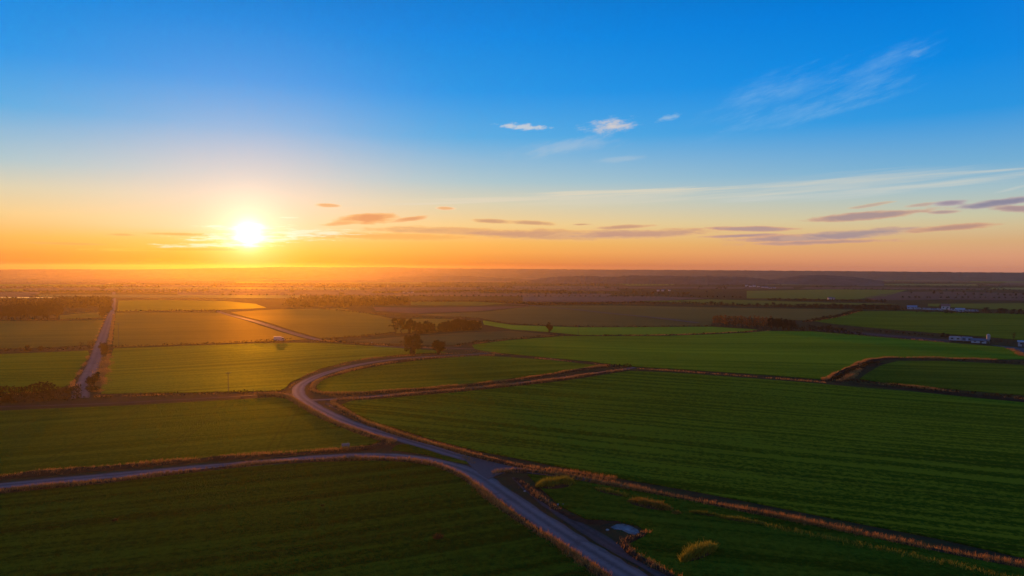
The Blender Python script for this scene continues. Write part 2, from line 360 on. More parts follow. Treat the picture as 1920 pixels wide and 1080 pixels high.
def smooth_line(pts, it=2):
    pts = [np.asarray(p, float) for p in pts]
    for _ in range(it):
        q = [pts[0]]
        for a, b in zip(pts[:-1], pts[1:]): q += [a * .75 + b * .25, a * .25 + b * .75]
        q.append(pts[-1]); pts = q
    return pts
def inside(px, poly):
    x, y = px[:, 0], px[:, 1]; r = np.zeros(len(px), bool); n = len(poly); j = n - 1
    for i in range(n):
        xi, yi = poly[i]; xj, yj = poly[j]
        c = ((yi > y) != (yj > y)) & (x < (xj - xi) * (y - yi) / ((yj - yi) or 1e-9) + xi)
        r ^= c; j = i
    return r
def field(name, pix, mat, label, lift=.22, world=False, wob=.6):
    b = [np.asarray(p, float) if world else P(*p) for p in pix]
    def st(p): return np.clip(np.linalg.norm(p) * .03, 4, 60)
    b = resample(b, st, True)
    if wob:
        b = [p + wob * np.array([math.sin(p[1] * .21 + p[0] * .05), math.sin(p[0] * .19 + 1)]) * .4 for p in b]
    B = np.array(b); lo, hi = B.min(0), B.max(0)
    d = np.linalg.norm(B, axis=1).min()
    step = np.clip(max(d * .06, math.sqrt((hi[0] - lo[0]) * (hi[1] - lo[1]) / 2500)), 6, 120)
    gx, gy = np.meshgrid(np.arange(lo[0] + step / 2, hi[0], step), np.arange(lo[1] + step / 2, hi[1], step))
    G = np.column_stack([gx.ravel(), gy.ravel()])
    if len(G):
        G = G + rng.uniform(-.2, .2, G.shape) * step
        G = G[inside(G, B)]
    vs = [Vector(p) for p in B] + [Vector(p) for p in G]
    n = len(B)
    r = delaunay_2d_cdt(vs, [(i, (i + 1) % n) for i in range(n)], [list(range(n))], 1, 1e-4)
    V2 = np.array([(v.x, v.y) for v in r[0]]); F = [tuple(f) for f in r[2]]
    z = H(V2[:, 0], V2[:, 1]) + lift
    V = np.column_stack([V2, z])
    cnt = {}
    for f in F:
        for i in range(3):
            e = (f[i], f[(i + 1) % 3]); k = tuple(sorted(e)); cnt.setdefault(k, []).append(e)
    base = len(V); low = {}; ex = []
    for k, es in cnt.items():
        if len(es) == 1:
            a, c = es[0]
            for v in (a, c):
                if v not in low: low[v] = base + len(ex); ex.append(V[v] - np.array([0, 0, lift + .1]))
            F.append((c, a, low[a], low[c]))
    V = np.vstack([V, np.array(ex)])
    # make the top faces look up
    o = mk(name, V, F, mat, smooth=False)
    bm = bmesh.new(); bm.from_mesh(o.data); bmesh.ops.recalc_face_normals(bm, faces=bm.faces)
    up = sum(f.normal.z * f.calc_area() for f in bm.faces)
    if up < 0: bmesh.ops.reverse_faces(bm, faces=bm.faces)
    bm.to_mesh(o.data); bm.free()
    return tag(o, label, 'field', 'strip fields of the far plain' if 'strip field far' in label else None, kind='structure')
def ribbon(name, line, width, mat, label, lift=.05, cat='road', jitter=.22, n=6, world=False):
    pts = [np.asarray(p, float) if world else P(*p) for p in line]
    pts = smooth_line(pts, 2); pts = resample(pts, lambda p: np.clip(np.linalg.norm(p) * .012, 1.5, 12))
    pts = np.array(pts); T = np.gradient(pts, axis=0); T /= np.linalg.norm(T, axis=1)[:, None] + 1e-9
    Nn = np.column_stack([T[:, 1], -T[:, 0]])
    if isinstance(width, (int, float)): W = np.full(len(pts), float(width))
    else: W = np.interp(np.linspace(0, 1, len(pts)), np.linspace(0, 1, len(width)), width)
    V = []; A = []
    us = np.linspace(-1, 1, n + 1)
    for i, p in enumerate(pts):
        jl, jr = rng.uniform(-jitter, jitter, 2)
        for u in us:
            off = u * W[i] / 2 + (jl if u == -1 else jr if u == 1 else 0)
            q = p + Nn[i] * off
            V.append((q[0], q[1], Hs(*q) + lift + .05 * (1 - u * u) * W[i] / 4)); A.append(u)
    F = []
    m = n + 1
    for i in range(len(pts) - 1):
        for j in range(n):
            a = i * m + j; F.append((a, a + 1, a + m + 1, a + m))
    o = mk(name, V, F, mat, smooth=True)
    at = o.data.attributes.new('across', 'FLOAT', 'POINT'); at.data.foreach_set('value', np.array(A, np.float32))
    if o.data.polygons[0].normal.z < 0: o.data.flip_normals()
    return tag(o, label, cat, kind='structure')
#@@FIELDS
G_a, G_b = (.016, .030, .004), (.045, .066, .010)      # young cereal
GC = (.58, .78, .035)
M_fA = field_mat('crop_front', (.010, .042, .003), (.056, .118, .007), 4450, contrast=1.0, wide=3.2, gloss=.035, gcol=GC, tram=21)
M_fB = field_mat('crop_right', (.016, .062, .003), (.125, .180, .009), -2050, contrast=1.9, wide=3.6, gloss=.26, gcol=GC, tram=24)
M_fC = field_mat('crop_left_mid', (.040, .072, .004), (.115, .150, .010), 4200, tram=22, cross=700, contrast=.9, gcol=GC)
M_fD = field_mat('crop_sunlit', (.055, .078, .005), (.18, .21, .014), 3500, tram=24, contrast=1.7, wide=5, gloss=.42, gcol=(.60, .68, .03))
M_fE = field_mat('crop_middle', (.032, .075, .003), (.145, .175, .009), -9000, contrast=1.3, wide=8, gloss=.46, gcol=GC)
M_fF = field_mat('crop_crescent', (.026, .064, .003), (.118, .152, .009), 6000, contrast=1.3, gloss=.34, gcol=GC)
M_fG = field_mat('stubble_brown', (.085, .062, .012), (.16, .11, .02), 6000, gcol=(.75, .55, .05), contrast=.9, gloss=.34)
M_fH = field_mat('plough_brown', (.085, .060, .020), (.15, .10, .030), -9000, gcol=(.7, .52, .07), contrast=.8, gloss=.20)
M_fK = field_mat('crop_far_right', (.022, .052, .003), (.090, .125, .009), -9000, contrast=1.3, wide=8, gloss=.22, gcol=(.58, .74, .04))
M_fL = field_mat('pasture_amber', (.095, .085, .008), (.17, .14, .014), 9000, contrast=.8, gcol=(.70, .62, .035), gloss=.40)
M_fI = field_mat('crop_pale', (.085, .120, .008), (.17, .20, .016), 9000, contrast=.8, gcol=(.56, .85, .05), gloss=.45)
M_fJ = field_mat('meadow', (.014, .050, .003), (.080, .130, .008), -3500, contrast=.9, bump=.9, gloss=.12, gcol=GC)
field('field', [(-300, 955), (0, 925), (100, 915), (200, 906), (300, 895), (400, 883), (500, 872), (600, 867), (700, 865), (765, 867), (815, 874), (850, 887), (880, 906), (920, 936), (960, 964), (1010, 997), (1060, 1031), (1110, 1066), (1160, 1100), (1250, 1400), (-500, 1400)], M_fA, 'dark green cereal field in front of the curving lane', .22)
field('field', [(-300, 790), (0, 769), (280, 757), (400, 751), (515, 745), (545, 750), (570, 768), (610, 789), (650, 807), (690, 822), (712, 829), (690, 836), (640, 843), (500, 852), (400, 860), (300, 867), (200, 875), (100, 883), (0, 891), (-300, 915)], M_fC, 'olive green field between the ditch and the straight lane')
field('field', [(213, 653), (300, 651), (400, 648), (480, 645), (560, 644), (620, 646), (700, 652), (760, 656), (810, 659), (838, 663), (800, 664), (750, 667), (700, 672), (650, 679), (600, 690), (568, 703), (545, 715), (533, 727), (522, 732), (400, 734), (300, 735), (188, 737), (196, 705), (206, 672)], M_fD, 'sunlit yellow green field beside the bend')
field('field', [(-300, 670), (0, 662), (80, 659), (166, 656), (166, 668), (155, 684), (142, 703), (130, 722), (100, 730), (50, 736), (0, 741), (-300, 757)], M_fF, 'green pasture left of the straight road')
field('field', [(-300, 604), (0, 602), (100, 602), (194, 600), (190, 612), (183, 630), (176, 646), (100, 650), (0, 653), (-300, 662)], M_fG, 'dull brown green field below the left wood')
field('field', [(217, 586), (300, 586), (412, 587), (470, 606), (530, 624), (575, 637), (520, 640), (440, 643), (340, 646), (212, 650), (214, 620)], M_fG, 'bronze stubble field with a narrow track along its side')
field('field', [(222, 564), (300, 563), (420, 565), (480, 570), (500, 578), (410, 582), (300, 582), (220, 583)], M_fL, 'bright strip of pasture under the sun')
field('field', [(432, 586), (520, 581), (640, 579), (700, 590), (735, 598), (737, 612), (740, 622), (700, 628), (640, 633), (602, 635), (540, 617), (482, 601)], M_fG, 'amber stubble field behind the narrow track')
field('field', [(738, 599), (780, 598), (840, 598), (902, 602), (903, 616), (830, 622), (741, 625)], M_fG, 'amber stubble showing between the shelter row trees')
field('field', [(640, 642), (700, 638), (760, 632), (870, 624), (960, 622), (1020, 627), (1040, 630), (960, 636), (890, 642), (850, 650), (760, 648), (700, 645)], M_fH, 'brown ploughed strip behind the two round trees')
field('field', [(905, 600), (960, 609), (1080, 614), (1180, 614), (1335, 613), (1420, 618), (1390, 622), (1250, 627), (1090, 629), (1045, 625), (960, 619), (908, 608)], M_fI, 'bright yellow green strip beyond the middle field')
field('field', [(780, 590), (900, 586), (1000, 574), (1150, 573), (1340, 576), (1500, 579), (1600, 581), (1560, 593), (1510, 602), (1440, 598), (1340, 597), (1332, 611), (1180, 613), (1080, 612), (960, 606), (900, 596)], M_fH, 'wide brown field crossed by a pale track')
field('field', [(885, 649), (960, 638), (1050, 631), (1250, 630), (1400, 624), (1440, 621), (1520, 622), (1600, 629), (1720, 640), (1800, 646), (1880, 652), (1900, 657), (1930, 672), (1880, 672), (1780, 670), (1680, 669), (1645, 672), (1612, 682), (1575, 698), (1540, 713), (1400, 703), (1300, 697), (1180, 689), (1150, 686), (1100, 679), (1000, 669), (920, 662), (890, 656)], M_fE, 'large green field in the middle of the plain')
field('field', [(600, 734), (592, 726), (595, 717), (612, 707), (660, 695), (720, 685), (780, 678), (840, 673), (900, 669), (960, 672), (1040, 678), (1095, 685), (1125, 688), (1100, 693), (1000, 706), (900, 717), (800, 726), (700, 734), (640, 737)], M_fF, 'dark green crescent field inside the bend')
field('field', [(640, 760), (662, 753), (700, 751), (800, 742), (900, 732), (1000, 722), (1100, 711), (1180, 699), (1250, 702), (1400, 712), (1540, 722), (1700, 734), (1920, 754), (2300, 788), (2500, 1180), (1920, 1046), (1760, 1009), (1600, 977), (1500, 957), (1400, 938.5), (1300, 919), (1200, 901), (1100, 883), (1000, 865), (900, 847), (800, 823), (720, 799), (668, 778)], M_fB, 'large striped green cereal field on the right')
field('field', [(1612, 712), (1630, 698), (1655, 685), (1685, 677), (1780, 676), (1920, 683), (2300, 700), (2300, 775), (1920, 740), (1750, 726), (1660, 719)], M_fK, 'small green field behind the orange bank')
field('field', [(1525, 603), (1565, 596), (1615, 584), (1700, 584), (1920, 590), (2300, 603), (2300, 660), (1920, 640), (1780, 628), (1650, 616), (1570, 609)], M_fK, 'green field below the caravan site')
field('field', [(990, 889), (1050, 893), (1130, 907), (1250, 929), (1400, 957), (1600, 998), (1800, 1043), (1920, 1068), (2300, 1160), (2000, 1400), (1420, 1400), (1300, 1100), (1240, 1060), (1195, 1033), (1180, 1014), (1210, 1001), (1218, 993), (1198, 980), (1160, 972), (1100, 968), (1050, 945), (1010, 912)], M_fJ, 'rough dark meadow dotted with grass mounds')
field('field', [(742, 836), (765, 833), (800, 841), (850, 855), (888, 866), (884, 869), (850, 864), (800, 852), (760, 847), (735, 845)], M_fJ, 'small grass triangle between the two lanes', .1)
field('field', [(620, 757), (650, 775), (690, 795), (740, 813), (800, 832), (860, 848), (930, 864), (930, 861), (860, 843), (800, 827), (740, 808), (690, 788), (655, 770)], M_fJ, 'narrow grass verge along the lane', .1)
field('field', [(112, 592), (150, 588), (190, 585), (193, 596), (112, 599)], M_fG, 'small pale field behind the left wood')
# farther patchwork; plough and soil tones lifted, distance haze put into their colour
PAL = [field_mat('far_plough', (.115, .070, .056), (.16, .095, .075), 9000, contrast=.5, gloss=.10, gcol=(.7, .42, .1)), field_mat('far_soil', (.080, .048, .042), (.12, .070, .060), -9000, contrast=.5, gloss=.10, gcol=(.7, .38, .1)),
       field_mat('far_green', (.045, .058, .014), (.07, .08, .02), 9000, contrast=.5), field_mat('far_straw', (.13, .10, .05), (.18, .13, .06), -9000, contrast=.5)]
explicit = [
    ([(770, 566), (880, 566), (950, 570), (900, 574), (770, 573)], 2, 'thin green strip beyond the woodland belt'),
    ([(700, 576), (790, 577), (990, 575), (890, 584), (780, 588), (705, 583)], 1, 'purple brown field beyond the tree row'),
    ([(1400, 546), (1560, 543), (1700, 544), (1660, 556), (1600, 562), (1400, 560)], 2, 'far green pasture above the bush line'),
    ([(1620, 558), (1680, 548), (1780, 547), (1980, 552), (1980, 565), (1800, 562), (1640, 563)], 1, 'dark ploughed field above the caravan site'),
    ([(1740, 570), (1980, 569), (1980, 584), (1850, 580), (1740, 575)], 2, 'green paddock behind the caravan site'),
    ([(1150, 531), (1270, 531), (1260, 535), (1180, 536)], 2, 'distant green patch below the wooded ridge'),
    ([(0, 567), (205, 566), (203, 572), (0, 573)], 0, 'brown strip above the left wood'),
    ([(1200, 565), (1330, 562), (1560, 568), (1690, 571), (1500, 574), (1340, 571)], 2, 'green strip behind the bushes'),
    ([(980, 556), (1220, 556), (1330, 560), (1180, 566), (980, 566)], 0, 'broad brown field far beyond the lone tree'),
]
for pts, k, lab in explicit: field('field', pts, PAL[k], lab, .5, wob=0)
# strips of arable land fading to the horizon
yrow = [562, 556, 550.5, 545.5, 541, 537, 533.5, 530.5, 527.5, 525, 522.5]
FARLINES = []
fi = 0
lab_c = ['plough brown', 'dark soil', 'dull green', 'straw coloured']
for a, b in zip(yrow[:-1], yrow[1:]):
    x = -260.0
    while x < 2150:
        wd = rng.uniform(140, 520); x2 = x + wd
        sl = rng.uniform(-.6, .6)
        yo = lambda q: (q - 960) * 7 / 1920
        k = rng.choice(4, p=[.48, .38, .08, .06])
        q = [(x + 4, a + yo(x) - .3 + sl), (x2 - 4, a + yo(x2) - .3 - sl), (x2 - 6 + rng.uniform(-15, 15), b + yo(x2) + .35 - sl), (x + 6 + rng.uniform(-15, 15), b + yo(x) + .35 + sl)]
        clash = any((min(p[0] for p in e) < x2 and max(p[0] for p in e) > x and min(p[1] for p in e) < a + yo(x) and max(p[1] for p in e) > b + yo(x)) for e, _, _ in explicit)
        if rng.random() < .8 and not clash:
            field('field', q, PAL[k], f'{lab_c[k]} strip field far out on the plain', .3 + .0006 * np.linalg.norm(P(*q[0])), wob=0)
        FARLINES.append(((x, b + yo(x)), (x2, b + yo(x2))))
        x = x2
# ------------------------------------------------------------------ roads and tracks
M_road = road_mat('worn_asphalt', (.080, .062, .054), (.13, .102, .088))
M_track = road_mat('pale_track', (.10, .072, .058), (.17, .118, .088), gloss=.03, track=.15, crown=.15)
M_dirt = road_mat('brown_dirt', (.045, .030, .026), (.085, .055, .045), track=.2, gloss=.02)
ribbon('road', [(-300, 933), (0, 909), (150, 896), (300, 883), (400, 874), (480, 868), (600, 857.5), (670, 854), (720, 854), (760, 856.5), (800, 862), (840, 870), (875, 881), (900, 892), (938, 918), (975, 943), (1030, 979), (1080, 1010), (1130, 1040), (1204, 1083), (1300, 1135), (1600, 1300)], 4.1, M_road, 'worn grey lane sweeping from the front to the left')
ribbon('road', [(930, 662), (905, 664.5), (860, 667.5), (800, 670.5), (750, 674), (705, 679), (660, 685.5), (630, 692), (600, 700), (578, 710), (563, 720), (558, 730), (561, 742), (575, 754), (597, 768), (630, 785), (670, 801), (718, 814), (770, 829), (820, 843), (860, 855), (905, 866), (960, 875), (1010, 883), (1060, 891), (1120, 901), (1180, 912)], [1.6, 2.0, 2.6, 3.6, 4, 4, 4, 4, 4, 4.2, 4, 3.4, 2.4, .6], M_road, 'worn grey lane bending round the crescent field', lift=.09)
field('road', [(868, 857), (900, 858), (950, 867), (1010, 878), (1050, 888), (990, 884), (950, 884), (930, 890), (915, 897), (900, 888), (885, 874)], M_road, 'wide worn junction where the lanes meet', .135, wob=.3)['category'] = 'road'
ribbon('road', [(575, 751), (600, 750), (640, 748.5), (700, 744), (800, 735), (900, 726), (1000, 716), (1100, 704.5), (1150, 698), (1190, 692)], 2.2, M_road, 'narrow lane below the crescent field', lift=.07)
ribbon('road', [(150, 745), (154, 730), (161, 712), (172, 690), (182, 662), (192, 635), (203, 602), (211, 585), (213.5, 563), (213.5, 548)], 5.0, M_track, 'long straight pale road running to the horizon')
ribbon('path', [(405, 583.5), (415, 587), (470, 602.5), (520, 616.5), (560, 629), (602, 640.5)], 4.5, M_track, 'pale diagonal track between the stubble fields', lift=.3)
ribbon('path', [(-300, 772), (0, 761), (148, 756.5), (280, 750.5), (400, 744.5), (530, 737.5), (552, 738)], 1.5, M_dirt, 'thin pale track below the dark ditch')
ribbon('path', [(955, 571), (1010, 575.5), (1100, 584), (1200, 595), (1310, 607)], 5, M_track, 'pale track crossing the wide brown field', lift=.7)
ribbon('path', [(962, 893), (996, 920), (1032, 946), (1074, 973), (1140, 1012), (1206, 1050), (1276, 1092)], [.8, 1.5, 1.8, 2.2, 2.6, 2.0, 1.6], M_dirt, 'brown dirt strip beside the lane', lift=.05)
ribbon('path', [(612, 757), (640, 772), (680, 791), (740, 811), (800, 830)], 1.0, M_dirt, 'dark dirt strip along the lane bend', lift=.04)
ribbon('path', [(1530, 618), (1600, 625), (1700, 634), (1790, 642)], 14, M_dirt, 'dark ploughed headland below the far hedge', lift=.1)
ribbon('path', [(900, 655), (870, 656), (845, 654), (800, 655), (700, 651)], 2.2, M_track, 'small track joining the lane at the two trees')
field('road', [(1858, 648), (1930, 654), (1990, 664), (1990, 676), (1935, 668), (1905, 656)], M_road, 'grey yard beside the white trailers', .12, wob=0)['category'] = 'yard'
#@@REST
# ------------------------------------------------------------------ plants
M_straw = leaf_mat('dry_straw', (.15, .085, .026), (.50, .26, .076), trans=.5, scale=.25, tboost=1.5)
M_gold = leaf_mat('gold_grass', (.07, .085, .010), (.30, .27, .03), trans=.45, scale=.9)
M_dull = leaf_mat('dull_tussock', (.045, .035, .014), (.12, .080, .03), trans=.3)
M_mix = leaf_mat('brown_gold_grass', (.10, .075, .014), (.30, .20, .036), trans=.45, scale=.9)
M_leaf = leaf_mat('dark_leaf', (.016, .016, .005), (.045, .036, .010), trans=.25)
M_autumn = leaf_mat('autumn_leaf', (.12, .055, .012), (.30, .14, .03), trans=.45)
M_brown = leaf_mat('brown_leaf', (.030, .018, .006), (.075, .042, .012), trans=.3)
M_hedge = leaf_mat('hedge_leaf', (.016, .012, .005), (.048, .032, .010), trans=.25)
M_olive = leaf_mat('olive_leaf', (.030, .036, .008), (.075, .075, .016), trans=.35)
M_bark = rough_mat('bark', [(0, (.03, .02, .012)), (1, (.075, .05, .03))], scale=3, bump=.4, gloss=.01, bdist=.05)
M_earth = rough_mat('bank_earth', [(0, (.020, .014, .009)), (.5, (.038, .025, .015)), (1, (.075, .045, .024))], scale=.6, gloss=.0)
def blades(Pt, hgt, wid, per=6, spread=.3, lean=.35):
    """upright grass blades: Pt (n,3) tuft feet -> triangles"""
    n = len(Pt); Bp = np.repeat(Pt, per, 0); m = len(Bp)
    Bp = Bp + np.column_stack([rng.normal(0, spread, m), rng.normal(0, spread, m), np.zeros(m)])
    hh = np.repeat(hgt, per) * rng.uniform(.5, 1.15, m); ww = np.repeat(wid, per) * rng.uniform(.6, 1.3, m)
    a = rng.uniform(0, 2 * np.pi, m); dx = np.cos(a) * ww / 2; dy = np.sin(a) * ww / 2
    lx = rng.normal(.08, lean, m) * hh; ly = rng.normal(0, lean, m) * hh
    zero = np.zeros(m)
    v0 = Bp + np.column_stack([-dx, -dy, zero - .05]); v1 = Bp + np.column_stack([dx, dy, zero - .05])
    v2 = Bp + np.column_stack([lx + dx * .35, ly + dy * .35, hh]); v3 = Bp + np.column_stack([lx - dx * .35, ly - dy * .35, hh])
    V = np.stack([v0, v1, v2, v3], 1).reshape(-1, 3)
    return V, np.arange(m * 4).reshape(-1, 4)
def quads(C, size):
    """randomly turned leaf cards at C"""
    n = len(C); a = rng.normal(size=(n, 3)); a /= np.linalg.norm(a, axis=1)[:, None]
    b = np.cross(a, rng.normal(size=(n, 3))); b /= np.linalg.norm(b, axis=1)[:, None] + 1e-9
    s = (np.asarray(size) * np.ones(n) * rng.uniform(.6, 1.25, n))[:, None] / 2
    a = a * s; b = b * s * .75
    V = np.stack([C - a - b * .3, C + b, C + a + b * .2, C - b], 1).reshape(-1, 3)
    return V, np.arange(n * 4).reshape(-1, 4)
def join(parts):
    V, F, o = [], [], 0
    for v, f in parts: V.append(v); F.append(f + o); o += len(v)
    return np.vstack(V), np.vstack(F)
def along(line, step, it=1):
    pts = smooth_line([P(*p) for p in line], it)
    q = np.array(resample(pts, step)); T = np.gradient(q, axis=0); T /= np.linalg.norm(T, axis=1)[:, None] + 1e-9
    return q, np.column_stack([T[:, 1], -T[:, 0]])
ZB = .1
VERGE = []
def bank(line, width, height, label, mat=None, it=1):
    """a low earth bank along a field edge"""
    q, Nn = along(line, lambda p: np.clip(np.linalg.norm(p) * .012, 1.2, 10), it)
    n = len(q); prof = np.linspace(-1, 1, 7); V = []
    hn = .75 + .5 * np.sin(np.arange(n) * .37 + width * 9) * np.sin(np.arange(n) * .113 + 1) + rng.uniform(-.18, .18, n)
    end = np.minimum(1, np.minimum(np.arange(n), np.arange(n)[::-1]) / 3.0)
    for i in range(n):
        for u in prof:
            p = q[i] + Nn[i] * (u * width / 2 * (1 + rng.uniform(-.15, .15)))
            z = Hs(*p) - .05 + height * max(0, hn[i]) * end[i] * (math.cos(u * math.pi / 2) ** 1.2) + (.06 if abs(u) < 1 else 0)
            V.append((p[0], p[1], z))
    F = []; m = len(prof)
    for i in range(n - 1):
        for j in range(m - 1):
            a = i * m + j; F.append((a, a + 1, a + m + 1, a + m))
    o = mk('field_bank', V, F, mat or M_earth, smooth=True)
    if o.data.polygons[0].normal.z < 0: o.data.flip_normals()
    return tag(o, label, 'bank', kind='structure')
def verge(line, width, height, dens=1.0, it=1, clump=.5, zoff=0.0, bk=None):
    """dry grass feet along a line, gathered into one mass"""
    q, Nn = along(line, 1.0, it)
    for i in range(len(q)):
        d = np.linalg.norm(q[i]); sc = max(1.0, d / 170)
        amp = max(0.0, 1 - clump + clump * (math.sin(q[i][0] * .31 + q[i][1] * .17) + math.sin(q[i][0] * .083 - q[i][1] * .21 + 2)))
        k = rng.poisson(dens * 12 * width / sc * amp)
        for _ in range(k):
            off = rng.normal(0, width / 3.4); p = q[i] + Nn[i] * off + rng.uniform(-.3, .3, 2)
            zb = bk[1] * .7 * max(0.0, math.cos(min(1, abs(off) * 2 / bk[0]) * math.pi / 2)) ** 1.2 if bk else 0.0
            VERGE.append((p[0], p[1], Hs(*p) + zoff + zb, height * .8 * rng.uniform(.5, 1.2) * (.7 + .4 * amp), .06 * sc))
def hedge(line, height, width, label, mat=None, dens=1.0, it=1, gaps=.0, name='hedge', cat='hedge', leaf=.55, group=None, hvar=.35):
    q, Nn = along(line, 1.0, it)
    C = []; sz = []
    for i in range(len(q)):
        d = np.linalg.norm(q[i]); sc = max(1.0, d / 260)
        hh = (height if isinstance(height, (int, float)) else np.interp(i / max(1, len(q) - 1), np.linspace(0, 1, len(height)), height))
        v = .5 * math.sin(i * .55 + q[i][0] * .1) + .5 * math.sin(i * .21 + 2 + q[i][1] * .07)
        if gaps and v < -1 + 2 * gaps: continue
        hh = hh * (1 + hvar * v)
        k = rng.poisson(max(1.5, dens * 9 * hh * width / 2 / sc ** 2))
        for _ in range(k):
            t = rng.uniform(0, 1) ** .8
            off = rng.normal(0, width / 3.2) * (1.1 - .6 * t)
            p = q[i] + Nn[i] * off + rng.uniform(-.7, .7, 2)
            C.append((p[0], p[1], Hs(*p) + .15 + t * hh)); sz.append(leaf * sc * rng.uniform(.7, 1.3))
    C = np.array(C); org = np.array([*q[len(q) // 2], 0]); org[2] = Hs(org[0], org[1])
    V, F = quads(C - org, np.array(sz))
    o = mk(name, V, F, mat or M_hedge, loc=org)
    return tag(o, label, cat, group)
# --- trees
def tube(p0, p1, r0, r1, n=6):
    p0, p1 = np.array(p0, float), np.array(p1, float); d = p1 - p0; d /= np.linalg.norm(d)
    a = np.cross(d, [0, 0, 1] if abs(d[2]) < .9 else [1, 0, 0]); a /= np.linalg.norm(a); b = np.cross(d, a)
    t = np.linspace(0, 2 * np.pi, n, endpoint=False)
    c = np.cos(t)[:, None] * a + np.sin(t)[:, None] * b
    V = np.vstack([p0 + c * r0, p1 + c * r1])
    F = np.array([(i, (i + 1) % n, n + (i + 1) % n, n + i) for i in range(n)])
    return V, F
def tree_mesh(kind, seed, h):
    r = np.random.default_rng(seed); parts = []; C = []; sz = []
    def limb(a, b, ra, rb, k=3):
        a, b = np.array(a, float), np.array(b, float); prev = a
        for i in range(1, k + 1):
            t = i / k; p = a + (b - a) * t + r.normal(0, .035 * h * (1 if i < k else .3), 3) * np.array([1, 1, .3])
            parts.append(tube(prev, p, ra + (rb - ra) * (i - 1) / k, ra + (rb - ra) * t)); prev = p
        return prev
    def clump(c, rad, n, flat=.8, s=.42):
        q = r.normal(size=(n, 3)); q /= np.linalg.norm(q, axis=1)[:, None]
        q *= (r.uniform(.25, 1, n) ** .5)[:, None] * rad * np.array([1, 1, flat])
        C.append(np.array(c) + q); sz.append(np.full(n, s))
    if kind == 'round':
        for k in range(4):
            a = k * 1.6 + r.uniform(0, .5)
            limb((.12 * np.cos(a), .12 * np.sin(a), -.1), (.17 * h * np.cos(a), .17 * h * np.sin(a), .6 * h), .035 * h, .008 * h, 4)
        limb((0, 0, -.1), (0, 0, .8 * h), .04 * h, .006 * h, 4)
        for k in range(14):
            a = r.uniform(0, 6.28); z = r.uniform(.25, .7) * h
            limb((0, 0, z * .8), (.3 * h * np.cos(a), .3 * h * np.sin(a), z + .12 * h), .012 * h, .003 * h, 2)
        for k in range(52):
            u = r.uniform(-1, 1); a = r.uniform(0, 6.28); rr = r.uniform(.35, 1) ** .6
            zc = .56 * h + .40 * h * u * rr
            w = .33 * h * rr * math.sqrt(max(.05, 1 - (u * rr) ** 2)) * (1.1 if u < .2 else .95)
            clump((w * np.cos(a), w * np.sin(a), zc), r.uniform(.075, .12) * h, 80, s=.40)
    elif kind == 'tall':
        limb((0, 0, -.1), (r.normal(0, .03 * h), r.normal(0, .03 * h), .92 * h), .026 * h, .005 * h, 5)
        for k in range(9):
            a = r.uniform(0, 6.28); z = r.uniform(.3, .75) * h
            limb((0, 0, z), (.14 * h * np.cos(a), .14 * h * np.sin(a), z + .2 * h), .010 * h, .003 * h, 2)
        for k in range(22):
            u = r.uniform(0, 1); a = r.uniform(0, 6.28); rr = r.uniform(.2, 1)
            w = .19 * h * rr * (.55 + .75 * math.sin(u * 3.0))
            clump((w * np.cos(a), w * np.sin(a), (.28 + .68 * u) * h), r.uniform(.06, .10) * h, 44, s=.52)
    elif kind == 'slim':
        limb((0, 0, -.1), (0, 0, .95 * h), .018 * h, .004 * h, 4)
        for k in range(16):
            u = r.uniform(0, 1); a = r.uniform(0, 6.28)
            w = .13 * h * r.uniform(.1, 1) * (1.1 - .8 * u)
            clump((w * np.cos(a), w * np.sin(a), (.16 + .8 * u) * h), r.uniform(.05, .085) * h, 18, s=.55)
    elif kind == 'bush':
        for k in range(5):
            a = r.uniform(0, 6.28); limb((0, 0, -.1), (.3 * h * np.cos(a), .3 * h * np.sin(a), .6 * h), .03 * h, .008 * h, 2)
        for k in range(20):
            u = r.uniform(0, 1); a = r.uniform(0, 6.28); w = .55 * h * r.uniform(.1, 1) * math.sqrt(1 - .75 * u)
            clump((w * np.cos(a), w * np.sin(a), (.1 + .78 * u) * h), r.uniform(.14, .22) * h, 22, s=.11 * h + .12)
    elif kind == 'bare':
        limb((0, 0, -.1), (0, 0, .9 * h), .03 * h, .005 * h, 4)
        for k in range(16):
            a = r.uniform(0, 6.28); z = r.uniform(.25, .7) * h
            limb((0, 0, z), (.25 * h * np.cos(a), .25 * h * np.sin(a), z + .25 * h), .010 * h, .003 * h, 3)
        for k in range(26):
            u = r.uniform(-1, 1); a = r.uniform(0, 6.28); w = .28 * h * r.uniform(.2, 1) * math.sqrt(1 - .8 * u * u)
            clump((w * np.cos(a), w * np.sin(a), (.62 + .33 * u) * h), .07 * h, 15, s=.3)
    Vt, Ft = join(parts)
    global rng
    keep = rng; rng = r; V, F = quads(np.vstack(C), np.concatenate(sz)); rng = keep
    return Vt, Ft, V, F
PROTO = {}
def make_tree(name, kind, seed, h, mat, label, group=None):
    Vt, Ft, V, F = tree_mesh(kind, seed, h)
    e = empty(name, (0, 0, 0), label=label, cat='bush' if name == 'bush' else 'tree', group=group)
    mk('trunk' if name != 'bush' else 'stems', Vt, Ft, M_bark, e, smooth=True); mk('crown' if name != 'bush' else 'foliage', V, F, mat, e)
    return e
